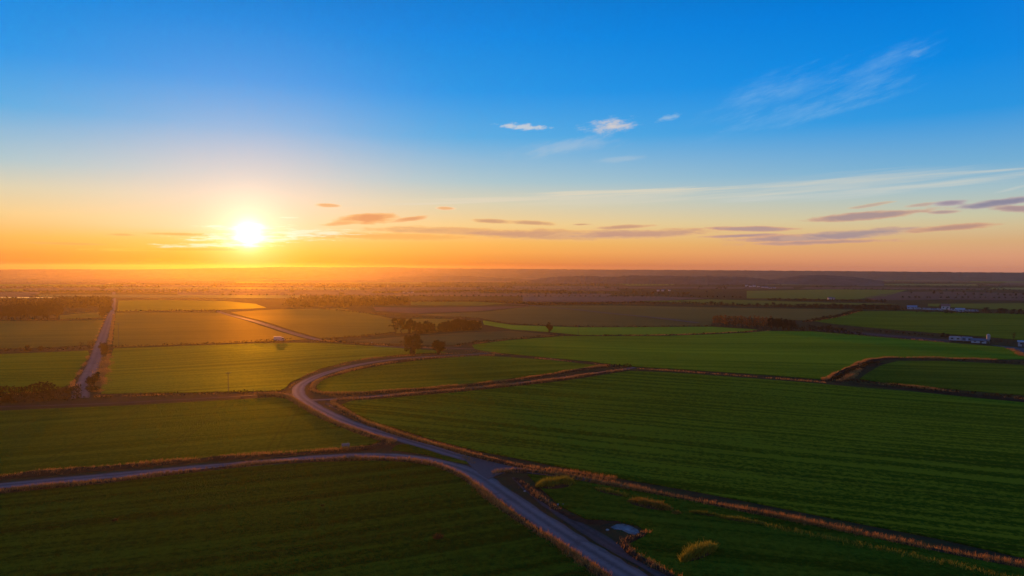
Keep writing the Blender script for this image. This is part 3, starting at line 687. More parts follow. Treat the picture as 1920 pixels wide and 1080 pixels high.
def plant(key, px, py, topy, label, group=None, rz=None, wide=1.0):
    """stand a copy of a tree with its foot at a pixel of the photograph, as tall as it looks there"""
    name, kind, mat, h0, seeds = key
    p = P(px, py); d = math.hypot(*p); hgt = (py - topy) / FPX * math.hypot(d, CAMZ)
    seed = seeds[int(rng.integers(len(seeds)))]
    kk = (name, kind, mat.name, seed)
    if kk not in PROTO:
        PROTO[kk] = make_tree(name, kind, seed, h0, mat, label, group); o = PROTO[kk]
    else: o = copy_tree(PROTO[kk])
    s = hgt / h0; o.scale = (s * wide, s * wide, s)
    o.location = (p[0], p[1], Hs(*p)); o.rotation_euler = (0, 0, rng.uniform(0, 6.28) if rz is None else rz)
    tag(o, label, None, group)
    if group is None and 'group' in o: del o['group']
    return o
K_round = ('broadleaf_tree', 'round', M_leaf, 11, (11,)); K_round2 = ('broadleaf_tree', 'round', M_leaf, 8, (23,))
K_tall = ('row_tree', 'tall', M_leaf, 11, (31, 32, 33, 34)); K_slim = ('plantation_tree', 'slim', M_autumn, 10, (41, 42, 43, 44))
K_bush = ('bush', 'bush', M_hedge, 4, (51, 52, 53)); K_bare = ('broadleaf_tree', 'bare', M_hedge, 9, (61,)); K_wood = ('woodland_tree', 'round', M_brown, 12, (71, 72, 73))
K_darkrow = ('row_tree', 'round', M_leaf, 9, (76, 77)); K_darkwood = ('plantation_tree', 'round', M_hedge, 9, (74, 75))
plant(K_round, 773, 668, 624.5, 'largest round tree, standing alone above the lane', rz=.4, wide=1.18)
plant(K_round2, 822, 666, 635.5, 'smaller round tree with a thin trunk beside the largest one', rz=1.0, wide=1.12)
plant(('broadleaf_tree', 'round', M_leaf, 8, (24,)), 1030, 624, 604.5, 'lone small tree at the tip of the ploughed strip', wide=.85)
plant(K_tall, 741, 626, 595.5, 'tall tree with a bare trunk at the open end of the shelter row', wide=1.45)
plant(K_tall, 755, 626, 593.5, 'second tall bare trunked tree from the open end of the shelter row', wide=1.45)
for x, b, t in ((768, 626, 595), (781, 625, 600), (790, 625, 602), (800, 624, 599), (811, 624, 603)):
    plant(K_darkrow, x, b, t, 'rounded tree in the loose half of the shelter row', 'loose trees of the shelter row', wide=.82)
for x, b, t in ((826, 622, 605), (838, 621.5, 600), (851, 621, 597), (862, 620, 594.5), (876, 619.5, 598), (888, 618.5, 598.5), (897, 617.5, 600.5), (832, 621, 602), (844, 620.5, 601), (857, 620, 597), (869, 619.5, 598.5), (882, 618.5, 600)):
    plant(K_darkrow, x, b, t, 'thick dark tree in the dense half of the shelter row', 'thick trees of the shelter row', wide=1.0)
hedge([(775, 627), (830, 623), (900, 619)], [1.2, 3.6, 4.0], 4.5, 'dark undergrowth below the shelter row trees', mat=M_leaf, dens=1.6)
# plantation on the right
for i in range(26):
    f = i / 25; x = 1338 + f * 104; b = 611.0 + f * 6.5
    plant(K_slim, x + rng.uniform(-1.5, 1.5), b + rng.uniform(-1.0, .3), b - 19 - 2.5 * math.sin(f * 3.1) + rng.uniform(-1.2, 1.2), 'slim rusty tree in the plantation block', 'slim plantation trees', wide=1.25)
for i in range(14):
    f = i / 13; x = 1345 + f * 100
    plant(K_slim, x, 609.5 + f * 5 , 590 + f * 3 + rng.uniform(-1, 1), 'slim rusty tree in the plantation block', 'slim plantation trees', wide=1.25)
for x, b, t in ((1446, 618, 596), (1457, 619, 597), (1468, 619, 596.5), (1478, 619.5, 598), (1486, 619, 600)):
    plant(K_darkwood, x, b, t, 'dark bushy tree at the thick end of the plantation', 'dark trees of the plantation end')
hedge([(1480, 620), (1520, 621), (1560, 624), (1590, 628), (1620, 630)], [4.2, 4.0, 3.4, 2.6, 1.2], 4, 'thick dark hedge running out from the plantation')
# bush line on the far side of the wide brown field
for x, t in ((1333, 564), (1352, 565), (1364, 568), (1375, 567), (1382, 568.5), (1392, 569), (1405, 569.5), (1420, 567.5), (1437, 568), (1451, 567), (1464, 568.5), (1472, 569), (1481, 570)):
    plant(K_bush, x, 571 + (x - 1333) * .034, t - .5, 'small round bush in the row beyond the wide brown field', 'bushes of the far row', wide=1.15)
hedge([(1120, 569), (1200, 568.5), (1300, 570), (1345, 572), (1500, 577), (1600, 579), (1700, 582)], [2.2, 2.2, 2.8, 2.2, 2.6, 2.2, 2.6], 3, 'low dark hedge along the far edge of the wide brown field')
for i in range(17):
    x = 1496 + i * 11.5; plant(K_bush, x, 576.5 + i * .33, 568.2 + i * .3 + rng.uniform(-.8, 1.2), 'rusty bush in the thick end of the far row', 'bushes of the far row thick end', wide=1.5)
plant(K_bush, 1850, 585, 576.5, 'round dark bush just past the caravans', wide=1.1)
for x, t in ((1875, 579.5), (1884, 579), (1900, 581), (1912, 580.5)): plant(K_bush, x, 587, t, 'dark bush in the hedge past the caravans', 'bushes past the caravans', wide=1.2)
hedge([(1720, 586), (1800, 588), (1870, 589), (1960, 592), (2100, 597)], 1.8, 2.5, 'low dark hedge below the caravan site')
plant(K_wood, 1765, 579, 570.5, 'rusty tree beside the pink house')
plant(K_bush, 1768, 633, 626.5, 'dark shrub at the hedge end by the white trailers'); plant(K_bush, 1776, 634, 627.5, 'second dark shrub at the hedge end by the white trailers')
plant(K_bare, 1901, 640, 627, 'thin bare tree behind the grey yard')
# left side
for x, b, t in ((4, 599, 575), (15, 600, 577), (27, 600, 573), (40, 600, 575), (53, 600, 571), (66, 599, 574), (80, 599, 572), (90, 599, 570)):
    plant(K_wood, x, b, t, 'tall tree on the front edge of the left wood', 'front trees of the left wood', wide=.95)
plant(K_wood, 108, 598, 571.5, 'separate tall tree just past the left wood', wide=.8)
for x, b, t in ((192, 597, 576), (199, 592, 570), (205, 585, 566)): plant(K_wood, x, b, t, 'tree crowding the far end of the straight road', 'trees at the straight road end', wide=.75)
plant(K_bush, 51, 656, 646.5, 'widest round bush on the left pasture hedge', wide=1.1); plant(K_bush, 76, 655, 646.5, 'second round bush on the left pasture hedge', wide=.85)
plant(K_bush, 125, 653, 648, 'small low bush on the left pasture hedge'); plant(K_bare, 152, 653, 640.5, 'little tree on the left pasture hedge', wide=1.1)
plant(K_bare, 167, 652, 639, 'thin sapling close beside the straight road'); plant(K_bare, 174, 652, 637, 'second thin sapling close beside the straight road')
plant(K_bush, 193, 657, 640, 'dark bush on the verge right of the straight road', wide=.8); plant(K_bush, 199, 663, 645, 'dark bush behind the verge of the straight road', wide=.75)
plant(K_bush, 171, 733, 707, 'big dark bush at the near end of the straight road', wide=.8); plant(K_bush, 180, 716, 699, 'smaller dark bush at the near end of the straight road', wide=.8)
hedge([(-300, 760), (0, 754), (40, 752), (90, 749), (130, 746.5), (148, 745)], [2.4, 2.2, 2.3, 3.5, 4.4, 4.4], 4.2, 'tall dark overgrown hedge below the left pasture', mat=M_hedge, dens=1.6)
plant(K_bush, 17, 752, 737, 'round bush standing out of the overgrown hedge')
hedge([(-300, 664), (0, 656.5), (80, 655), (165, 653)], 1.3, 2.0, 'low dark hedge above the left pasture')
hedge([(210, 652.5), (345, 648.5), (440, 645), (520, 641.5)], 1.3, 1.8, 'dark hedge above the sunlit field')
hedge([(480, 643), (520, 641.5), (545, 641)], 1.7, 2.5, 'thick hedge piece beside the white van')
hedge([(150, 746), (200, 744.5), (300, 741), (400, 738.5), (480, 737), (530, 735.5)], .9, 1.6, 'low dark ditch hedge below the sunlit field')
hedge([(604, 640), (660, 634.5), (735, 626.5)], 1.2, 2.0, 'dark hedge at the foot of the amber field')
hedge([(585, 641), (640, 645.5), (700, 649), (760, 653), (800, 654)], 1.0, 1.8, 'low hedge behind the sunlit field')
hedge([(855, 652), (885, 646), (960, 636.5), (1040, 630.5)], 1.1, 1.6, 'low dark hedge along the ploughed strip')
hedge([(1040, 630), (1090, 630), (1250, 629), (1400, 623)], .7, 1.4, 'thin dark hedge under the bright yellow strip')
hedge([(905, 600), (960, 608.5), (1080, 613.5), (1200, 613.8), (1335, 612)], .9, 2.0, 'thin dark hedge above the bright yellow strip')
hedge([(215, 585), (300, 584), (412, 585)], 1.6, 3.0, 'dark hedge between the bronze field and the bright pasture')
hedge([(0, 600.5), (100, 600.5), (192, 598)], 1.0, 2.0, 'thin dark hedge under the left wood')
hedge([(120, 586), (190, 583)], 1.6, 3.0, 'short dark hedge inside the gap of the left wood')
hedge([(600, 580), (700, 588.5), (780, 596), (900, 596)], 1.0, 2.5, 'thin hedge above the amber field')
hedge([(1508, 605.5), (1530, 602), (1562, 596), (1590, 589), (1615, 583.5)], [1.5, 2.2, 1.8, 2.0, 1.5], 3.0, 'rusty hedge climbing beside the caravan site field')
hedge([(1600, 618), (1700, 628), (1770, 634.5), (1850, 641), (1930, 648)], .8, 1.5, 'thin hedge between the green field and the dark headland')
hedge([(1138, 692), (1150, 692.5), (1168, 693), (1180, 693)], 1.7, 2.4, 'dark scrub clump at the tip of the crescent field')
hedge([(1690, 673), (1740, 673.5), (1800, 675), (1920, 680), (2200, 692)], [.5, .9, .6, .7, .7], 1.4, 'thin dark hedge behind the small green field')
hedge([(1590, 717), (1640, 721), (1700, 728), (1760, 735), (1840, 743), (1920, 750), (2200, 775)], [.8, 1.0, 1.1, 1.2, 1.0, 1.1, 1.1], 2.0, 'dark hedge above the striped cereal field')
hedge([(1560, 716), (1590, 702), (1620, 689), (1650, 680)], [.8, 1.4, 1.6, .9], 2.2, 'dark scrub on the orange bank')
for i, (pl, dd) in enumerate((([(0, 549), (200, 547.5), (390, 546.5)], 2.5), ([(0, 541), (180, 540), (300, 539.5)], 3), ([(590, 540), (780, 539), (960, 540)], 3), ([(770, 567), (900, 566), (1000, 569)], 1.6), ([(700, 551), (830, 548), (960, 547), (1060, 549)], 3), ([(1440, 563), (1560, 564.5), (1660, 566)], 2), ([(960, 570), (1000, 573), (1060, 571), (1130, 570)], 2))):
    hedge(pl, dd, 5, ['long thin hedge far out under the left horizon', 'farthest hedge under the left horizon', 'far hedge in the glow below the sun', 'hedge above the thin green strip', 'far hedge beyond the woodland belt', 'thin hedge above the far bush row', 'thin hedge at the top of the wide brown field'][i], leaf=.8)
# --- far woods and hedgerows that read as masses
def wood_mass(name, feet, hgt, label, mat, per=26, card=1.7):
    C = []
    for (x, y), h in zip(feet, hgt):
        q = rng.normal(size=(per, 3)); q /= np.linalg.norm(q, axis=1)[:, None]
        C.append(q * (rng.uniform(.3, 1, per) ** .5)[:, None] * np.array([.42, .42, .46]) * h + np.array([x, y, Hs(x, y) + .5 * h]))
    V, F = quads(np.vstack(C), card)
    return tag(mk(name, V, F, mat), label, 'woodland', kind='stuff')
feet = []; hs = []
for _ in range(340):
    f = rng.uniform(0, 1) ** .8; x = 535 + f * 232; y0 = np.interp(x, [495, 560, 640, 700, 767], [577.5, 578.5, 577, 574, 571.5]); y = y0 - rng.uniform(0, 1) ** 1.6 * np.interp(x, [495, 620, 767], [14, 13, 3])
    p = P(x, y); feet.append(p); hs.append(rng.uniform(6.5, 10.5))
wood_mass('distant_woodland', feet, hs, 'long belt of woodland dimmed by the glow below the sun', M_leaf)
feet = []; hs = []
for _ in range(420):
    x = rng.uniform(-40, 207); y = np.interp(x, [-40, 95, 120, 205], [593, 592, 578, 577]) - rng.uniform(0, 1) * np.interp(x, [-40, 95, 120, 205], [22, 22, 9, 8])
    p = P(x, y); feet.append(p); hs.append(rng.uniform(7, 11))
wood_mass('distant_woodland', feet, hs, 'brown wood filling the ground behind the front trees on the far left', M_brown, per=40, card=1.9)
feet = []; hs = []
for a, b in FARLINES:
    if rng.random() < .3 or (1300 < (a[0] + b[0]) / 2 < 1800 and 538 < a[1] < 566): continue
    A, B = P(*a), P(*b); n = int(np.linalg.norm(B - A) / 9); big = rng.uniform(0, 1) < .3
    for k in range(n):
        t = k / n + rng.uniform(-.004, .004)
        if math.sin(k * .05 + a[0]) < -.75: continue
        p = A + (B - A) * t + rng.uniform(-3, 3, 2); feet.append(p); hs.append(rng.uniform(1.4, 2.6) * (1.8 if big and math.sin(k * .21 + a[0]) > .3 else 1))
for _ in range(130):
    x = rng.uniform(950, 2000); y = 506.5 + (x - 960) * 7 / 1920 + 12 + rng.uniform(0, 1) ** 1.5 * 34
    if 1390 < x < 1720 and y > 541: continue
    n = int(rng.integers(1, 6)); p = P(x, y)
    for k in range(n): feet.append(p + np.array([rng.uniform(-40, 40), rng.uniform(-12, 12)])); hs.append(rng.uniform(2.5, 5.5))
wood_mass('distant_hedgerow_vegetation', feet, hs, 'hedgerows and copses fading across the far plain', M_hedge, per=9, card=3.2)
# --- wooded ridges and the rim of the plain
M_hill = rough_mat('wooded_ridge', [(0, (.045, .033, .026)), (.5, (.085, .060, .048)), (1, (.14, .095, .075))], scale=.02, gloss=0, bump=.8, bdist=6)  # purple-brown tones raised to carry horizon haze in the colour
def ridge(prof, dist, depth, label, rough=1.0):
    xs = np.arange(prof[0][0], prof[-1][0] + 1, 6.0); ys = np.interp(xs, [p[0] for p in prof], [p[1] for p in prof])
    V = []; n = len(xs); us = np.linspace(-1, 1, 9)
    for i, (x, y) in enumerate(zip(xs, ys)):
        d3 = ray(x, y); hl = math.hypot(d3[0], d3[1]); top = CAMZ + dist * d3[2] / hl + rng.normal(0, rough)
        ux, uy = d3[0] / hl, d3[1] / hl
        for u in us:
            dd = dist + u * depth
            z = -3 + (top + 3) * (math.cos(u * math.pi / 2) ** .8) + (rng.normal(0, rough) if -1 < u < 1 and u != 0 else 0)
            V.append((ux * dd, uy * dd, z))
    m = len(us)
    F = [(i * m + j, i * m + j + 1, (i + 1) * m + j + 1, (i + 1) * m + j) for i in range(n - 1) for j in range(m - 1)]
    o = mk('hill', V, F, M_hill)
    if o.data.polygons[len(F) // 2].normal.z < 0: o.data.flip_normals()
    return tag(o, label, 'hill', kind='structure')
ridge([(-420, 506), (0, 505), (150, 505), (250, 505.3), (330, 504.3), (400, 502.8), (430, 502), (480, 502), (510, 500.6), (570, 500.6), (610, 501.3), (640, 501), (720, 501), (760, 501.4), (775, 502.4), (830, 503), (960, 504), (1100, 505.4), (1200, 505.8), (1300, 506.3), (1440, 507.3), (1600, 508.4), (1760, 509.8), (1920, 511), (2340, 513)], 3900, 480, 'long low skyline ridge closing the plain', .5)
ridge([(690, 526), (720, 522.5), (760, 519), (820, 517.5), (880, 517.5), (930, 520.5), (1000, 525)], 2700, 260, 'low wooded ridge in the glow beside the sun', .6)
ridge([(990, 527), (1020, 520.5), (1060, 518), (1100, 517), (1150, 519), (1180, 516.2), (1240, 517), (1300, 518), (1340, 517.3), (1400, 519.5), (1460, 526)], 2300, 220, 'long wooded ridge below the middle of the skyline', .7)
ridge([(1430, 528), (1460, 522), (1500, 516.3), (1540, 515.5), (1580, 518), (1620, 521.5), (1660, 528)], 2350, 220, 'rounded wooded hill right of the long ridge', .6)
# --- banks and dry grass along the field edges
L_front = [(0, 920), (100, 911), (200, 902), (300, 891.5), (400, 879.5), (500, 868.5), (600, 863), (700, 861), (765, 863), (805, 869), (840, 879.5), (868, 893), (893, 912), (922, 937), (960, 963), (1000, 989), (1022, 1001), (1062, 1028), (1110, 1061), (1155, 1093)]
L_mid_a = [(480, 739), (535, 742.5), (560, 759), (600, 784), (650, 805), (690, 819), (715, 826), (733, 830)]
L_mid_b = [(738, 831), (715, 838), (680, 843.5), (600, 848), (500, 854), (400, 862), (300, 870), (200, 879), (100, 887), (0, 895), (-200, 912)]
L_cres = [(925, 669), (860, 671.5), (800, 674.5), (720, 683), (660, 693), (610, 706), (592, 716), (584, 727), (592, 738), (640, 740.5), (700, 738), (800, 730), (900, 721), (1000, 709.5), (1100, 695), (1138, 690)]
L_right = [(1180, 696.5), (1100, 707), (1000, 719.5), (900, 729), (800, 738.5), (700, 748), (640, 751), (622, 753), (628, 763), (655, 779), (700, 802), (760, 822), (830, 840), (900, 859), (980, 876), (1060, 886), (1150, 899)]
L_pink = [(925, 886), (960, 881), (1000, 883), (1060, 892), (1130, 905), (1200, 918), (1300, 937), (1400, 957), (1500, 977), (1600, 998), (1700, 1019), (1800, 1041), (1920, 1063), (2150, 1115)]
L_mead = [(965, 893), (985, 908), (1010, 930), (1050, 955), (1090, 974), (1140, 975), (1165, 972)]
L_mead2 = [(1212, 995), (1195, 1002), (1176, 1008), (1170, 1018), (1188, 1036), (1230, 1057), (1270, 1078), (1330, 1110)]
bank(L_front, 1.6, .45, 'earth bank with dry grass along the front field')
bank(L_mid_a, 2.2, .7, 'earth bank with dry grass along the middle lane')
bank(L_mid_b, 2.2, .8, 'dark earth bank above the front lane')
bank(L_cres, 1.8, .7, 'earth bank round the crescent field')
bank(L_right, 1.6, .6, 'earth bank along the striped field')
bank(L_pink, 1.5, .4, 'earth bank with pinkish dry grass along the rough meadow')
bank(L_mead, 1.5, .5, 'dark earth bank at the edge of the rough meadow')
bank(L_mead2, 1.3, .5, 'dark earth bank below the pale puddle')
bank([(1545, 717), (1575, 703), (1600, 690), (1630, 678), (1665, 671.5), (1700, 671)], 3.4, 1.0, 'orange grassed bank beside the small green field')
bank([(1568, 718), (1588, 712), (1602, 700), (1625, 688), (1655, 681)], 3, .8, 'second orange grassed bank')
bank([(1590, 720), (1650, 724), (1750, 735), (1850, 746), (1920, 752), (2200, 778)], 2.6, .8, 'dark bank above the striped field')
verge(L_front, 1.3, .8, 1.9, clump=.35, bk=(1.6, .45)); verge(L_mid_a, 1.6, .85, 2.0, clump=.2, bk=(2.2, .7)); verge(L_mid_b, 1.2, .75, 1.7, clump=.3, bk=(2.2, .8)); verge(L_cres, 1.2, .75, 1.8, clump=.3, bk=(1.8, .7)); verge(L_right, 1.2, .8, 1.7, clump=.3, bk=(1.6, .6))
verge(L_pink, 1.2, .85, 2.2, clump=.2, bk=(1.5, .4)); verge(L_mead, 1.0, .65, .8, bk=(1.5, .5)); verge(L_mead2, 1.0, .65, 1.0, bk=(1.3, .5))
verge([(545, 733), (550, 717), (566, 704.5), (600, 691.5), (660, 680)], 1.0, .6, .6)
verge([(640, 681), (700, 672.5), (773, 668), (850, 664.5), (930, 660)], 1.0, .6, .7)
verge([(200, 588), (189, 612), (179, 636), (171, 654)], 1.0, .6, .8); verge([(168, 660), (156, 684), (143, 706), (134, 720)], 1.0, .6, 1.2)
verge([(214, 590), (209, 620), (206, 645)], 1.4, .6, .9); verge([(201, 668), (196, 690), (189, 712), (182, 733)], 4, .7, .8); verge([(205, 657), (199, 690), (188, 735)], 1, .9, .9)
verge([(-100, 744), (0, 741), (100, 733), (140, 722)], 2.0, 1.2, .8); verge([(180, 742), (300, 739), (400, 737), (530, 734)], 1.0, .7, .6)
verge([(1545, 715), (1575, 701), (1600, 688), (1630, 676), (1665, 670), (1720, 670.5), (1800, 672), (1890, 674)], 1.6, .9, 1.3, clump=.35, zoff=.35); verge([(1572, 717), (1590, 712), (1603, 700), (1622, 687)], 2.2, .9, 1.4, clump=.35, zoff=.35)
verge([(1590, 717), (1650, 720), (1750, 730), (1850, 741), (1920, 747), (2200, 773)], 2.0, .9, .8)
verge([(1180, 693), (1250, 698), (1400, 708), (1545, 719)], 1.2, .8, .8)
verge([(1880, 651), (1900, 657), (1925, 669), (1960, 680)], 3, .9, 1.2)
verge([(855, 651), (960, 636), (1040, 629.5)], 1.5, .8, .7); verge([(870, 662), (905, 661), (930, 664)], 3, .7, 1); verge([(600, 640), (700, 648), (830, 656), (880, 660)], 1.4, .8, .6)
verge([(1090, 629.5), (1250, 628.5), (1390, 622), (1440, 620)], 2, .7, .5); verge([(1500, 622), (1600, 630), (1700, 638), (1790, 645)], 2, .8, .5); verge([(1515, 604), (1570, 594), (1612, 584)], 3, 1, .6)
verge([(925, 664), (1000, 673), (1100, 682), (1138, 689)], .9, .7, .7)
verge([(860, 851), (880, 862), (888, 869)], .8, .6, .9)
Q = np.array(VERGE)
V, F = blades(Q[:, :3], Q[:, 3], Q[:, 4], per=6, spread=.22)
tag(mk('dry_grass', V, F, M_straw), 'dry straw coloured grass along the lanes and field banks', 'grass', kind='stuff')
# --- countable grass mounds in the rough meadow
def mound(px, py, length, width, h, dirpx, label, mat, n=500, bare=0):
    p = P(px, py); a = P(px + dirpx[0], py + dirpx[1]) - p; ang = math.atan2(a[1], a[0])
    t = rng.uniform(-1, 1, n); u = rng.normal(0, .42, n); keep = np.abs(u) < 1; t, u = t[keep], u[keep]
    env = np.sqrt(np.maximum(0, 1 - t * t)) * (.80 + .13 * np.sin(t * 7 + px) + .12 * np.sin(t * 17 + px * 2) * np.sin(u * 5 + px)) * rng.uniform(.55, 1.2, len(t))
    x = t * length / 2; y = u * width / 2 * env
    zz = h * .38 * env * np.maximum(0, 1 - u * u)
    Pt = np.column_stack([x, y, zz])
    V, F = blades(Pt, h * .75 * (.35 + .65 * env) * rng.uniform(.35, 1.35, len(Pt)), np.full(len(Pt), .08), per=6, spread=.2, lean=.5)
    # earth core
    k = 18; T = np.linspace(-1, 1, k); Uu = np.linspace(-1, 1, 7); CV = []
    for tt in T:
        e = math.sqrt(max(0, 1 - tt * tt))
        for uu in Uu: CV.append((tt * length / 2, uu * width / 2 * e, h * .5 * e * math.cos(uu * math.pi / 2) - .06))
    CF = [(i * 7 + j, (i + 1) * 7 + j, (i + 1) * 7 + j + 1, i * 7 + j + 1) for i in range(k - 1) for j in range(6)]
    e = empty('grass_mound', (p[0], p[1], Hs(*p) + .2), ang, label, 'grass mound', 'grass mounds of the rough meadow')
    mk('mound_core', CV, CF, M_earth, e, smooth=True); mk('grass', V, F, mat, e)
    return e
mound(1041, 907, 7.4, 5.0, 1.25, (40, -5), 'broad golden topped grass mound nearest the junction', M_gold, 1000)
mound(1145, 922, 7.0, 2.0, .7, (40, 9), 'thin low grass mound between two broader ones', M_gold, 240)
mound(1217, 946, 7.4, 3.0, 1.05, (40, 8), 'brown tinged long grass mound above the puddle', M_mix, 620)
mound(1322, 962, 5.0, 1.2, .5, (40, 6), 'faint low grass mound past the brown tinged one', M_gold, 160)
mound(1390, 974, 7.5, 1.2, .55, (60, 9), 'long faint grass ridge below the pinkish bank', M_gold, 220)
mound(1310, 1036, 7.2, 2.2, 1.35, (60, -24), 'bright golden grass mound lying aslant alone in the meadow', M_gold, 900)
mound(1268, 960, .9, .7, .45, (10, 0), 'single small grass tuft beside the brown tinged mound', M_mix, 90)
for px0, py0, px1, py1 in ((1440, 985, 1920, 1092),):
    q, Nn = along([(px0, py0), (1600, 1019), (1750, 1052), (px1, py1)], 1.0)
    Pt = []
    for c, nn in zip(q, Nn):
        for _ in range(7): 
            p = c + nn * rng.normal(0, .35) + rng.uniform(-.5, .5, 2); Pt.append((p[0], p[1], Hs(*p) + .2))
    Pt = np.array(Pt); V, F = blades(Pt, np.full(len(Pt), .5), np.full(len(Pt), .09), per=5, spread=.2)
    tag(mk('long_grass', V, F, M_gold), 'line of longer golden grass through the rough meadow', 'grass', kind='stuff')
# tussocks scattered through the near fields
def tussock(px, py, h, label, mat, n=40, r=.6):
    p = P(px, py); a = rng.uniform(0, 6.28, n); d = r * np.sqrt(rng.uniform(0, 1, n))
    V, F = blades(np.column_stack([d * np.cos(a), d * np.sin(a), np.zeros(n)]), np.full(n, h), np.full(n, .08), per=5, spread=.1, lean=.5)
    return tag(mk('grass_tussock', V, F, mat, loc=(p[0], p[1], Hs(*p) + .15)), label, 'grass tussock', 'tussocks in the front field')
tussock(822, 1003, .55, 'brown tussock alone in the front field', M_dull, 40, .7)
tussock(215, 973, .4, 'small reddish tussock far over in the front field', M_dull, 18, .35)
tussock(604, 946, .3, 'tiny brown tussock in the middle of the front field', M_dull, 10, .3)
tussock(855, 839, .9, 'taller dry clump on the lane bank', M_straw, 30, .7) if 0 else None

# ------------------------------------------------------------------ small built things
M_white = plain('white_paint', (.33, .30, .30), .6); M_glass = plain('dark_glass', (.03, .035, .04), .15); M_tyre = plain('rubber', (.02, .02, .02), .8)
M_steel = plain('galvanised', (.20, .21, .22), .5, .3); M_wood = plain('weathered_wood', (.09, .065, .045), .8); M_roofr = plain('red_tile', (.20, .075, .05), .8)
M_slate = plain('slate', (.10, .10, .12), .7); M_blue = plain('blue_sheet', (.15, .19, .25), .65); M_render = plain('pale_render', (.55, .45, .40), .8); M_stone = plain('pale_stone', (.26, .24, .22), .85, var=.3)
M_grey = plain('grey_sheet', (.40, .41, .44), .6); M_puddle = rough_mat('puddle_pale_sheen', [(0, (.06, .048, .044)), (.4, (.19, .165, .16)), (1, (.36, .32, .31))], scale=.9, gloss=.02)  # the last one is the puddle: sky reflection painted as pale tones
def bmk(name, fn, mat, parent=None, bevel=0.0, loc=None):
    bm = bmesh.new(); fn(bm)
    if bevel: bmesh.ops.bevel(bm, geom=[e for e in bm.edges], offset=bevel, segments=2, affect='EDGES', clamp_overlap=True)
    bmesh.ops.recalc_face_normals(bm, faces=bm.faces)
    me = bpy.data.meshes.new(name); bm.to_mesh(me); bm.free(); me.materials.append(mat)
    o = bpy.data.objects.new(name, me); COL.objects.link(o); o.parent = parent
    if loc: o.location = loc
    return o
def box(bm, x0, x1, y0, y1, z0, z1):
    r = bmesh.ops.create_cube(bm, size=1)
    for v in r['verts']: v.co = Vector(((x0 + x1) / 2 + v.co.x * (x1 - x0), (y0 + y1) / 2 + v.co.y * (y1 - y0), (z0 + z1) / 2 + v.co.z * (z1 - z0)))
def prism(bm, prof, y0, y1):
    a = [bm.verts.new((x, y0, z)) for x, z in prof]; b = [bm.verts.new((x, y1, z)) for x, z in prof]
    bm.faces.new(a); bm.faces.new(b[::-1]); n = len(a)
    for i in range(n): bm.faces.new((a[i], b[i], b[(i + 1) % n], a[(i + 1) % n]))
def cyl(bm, p0, p1, r0, r1, n=10):
    V, F = tube(p0, p1, r0, r1, n); vs = [bm.verts.new(tuple(v)) for v in V]
    for f in F: bm.faces.new([vs[i] for i in f])
    bm.faces.new(vs[:n][::-1]); bm.faces.new(vs[n:])
def wheels(e, xs, w, r=.36):
    for x in xs:
        for s in (-1, 1): bmk('wheel', lambda bm: cyl(bm, (x, s * (w / 2 - .13), r), (x, s * (w / 2 + .06), r), r, r, 14), M_tyre, e)
def at_px(name, px, py, label, cat, group=None, turn=0.0):
    p = P(px, py); rz = math.atan2(p[0], p[1])
    return empty(name, (p[0], p[1], Hs(*p) + .1), -rz + turn, label, cat, group)
def van(px, py, label):
    e = at_px('delivery_van', px, py, label, 'van')
    bmk('cargo_box', lambda bm: box(bm, -3.0, 1.05, -1.0, 1.0, .55, 2.75), M_white, e, .08)
    bmk('cab', lambda bm: prism(bm, [(1.06, .5), (3.0, .5), (3.0, 1.15), (2.65, 1.3), (2.1, 2.15), (1.06, 2.25)], -.95, .95), M_white, e, .06)
    bmk('windscreen', lambda bm: prism(bm, [(2.66, 1.33), (2.72, 1.33), (2.18, 2.12), (2.12, 2.12)], -.8, .8), M_glass, e)
    for s in (-1, 1): bmk('side_window', lambda bm: prism(bm, [(1.3, 1.35), (2.45, 1.35), (2.0, 2.0), (1.3, 2.0)], s * .955 - .01, s * .955 + .01), M_glass, e)
    bmk('bumper', lambda bm: box(bm, 2.98, 3.1, -.9, .9, .4, .62), M_grey, e, .03)
    for s in (-1, 1): bmk('headlight', lambda bm: box(bm, 2.97, 3.03, s * .7 - .14, s * .7 + .14, .75, .95), M_glass, e)
    wheels(e, (-2.0, 2.1), 1.9)
van(524, 641, 'white van with a box body parked by the hedge')
def caravan(px, py, label, group=None, l=6.0, h=2.5, mat=None, turn=0.0, axle=True):
    e = at_px('caravan', px, py, label, 'caravan', group, turn); mat = mat or M_white; a = l / 2
    bmk('body', lambda bm: prism(bm, [(-a, .55), (a - .3, .55), (a, 1.1), (a - .35, h - .15), (a - .8, h), (-a + .5, h), (-a + .05, h - .4)], -1.1, 1.1), mat, e, .05)
    for x in (-a * .5, a * .45): bmk('window', lambda bm: box(bm, x - .55, x + .55, -1.125, -1.09, 1.3, 1.95), M_glass, e)
    bmk('door', lambda bm: box(bm, -.35, .35, -1.13, -1.09, .6, 2.15), M_grey, e)
    bmk('hitch', lambda bm: (cyl(bm, (a - .4, 0, .5), (a + .9, 0, .5), .05, .05), cyl(bm, (a + .75, 0, -.02), (a + .75, 0, .5), .06, .06)), M_steel, e)
    wheels(e, (0,), 2.1, .33)
    return e
caravan(1791, 641.5, 'white caravan at the end of the hedge by the grey yard', l=6.2, h=2.7)
caravan(1813, 642.5, 'blue grey caravan beside the white one at the grey yard', l=5.8, h=2.7, mat=M_blue)
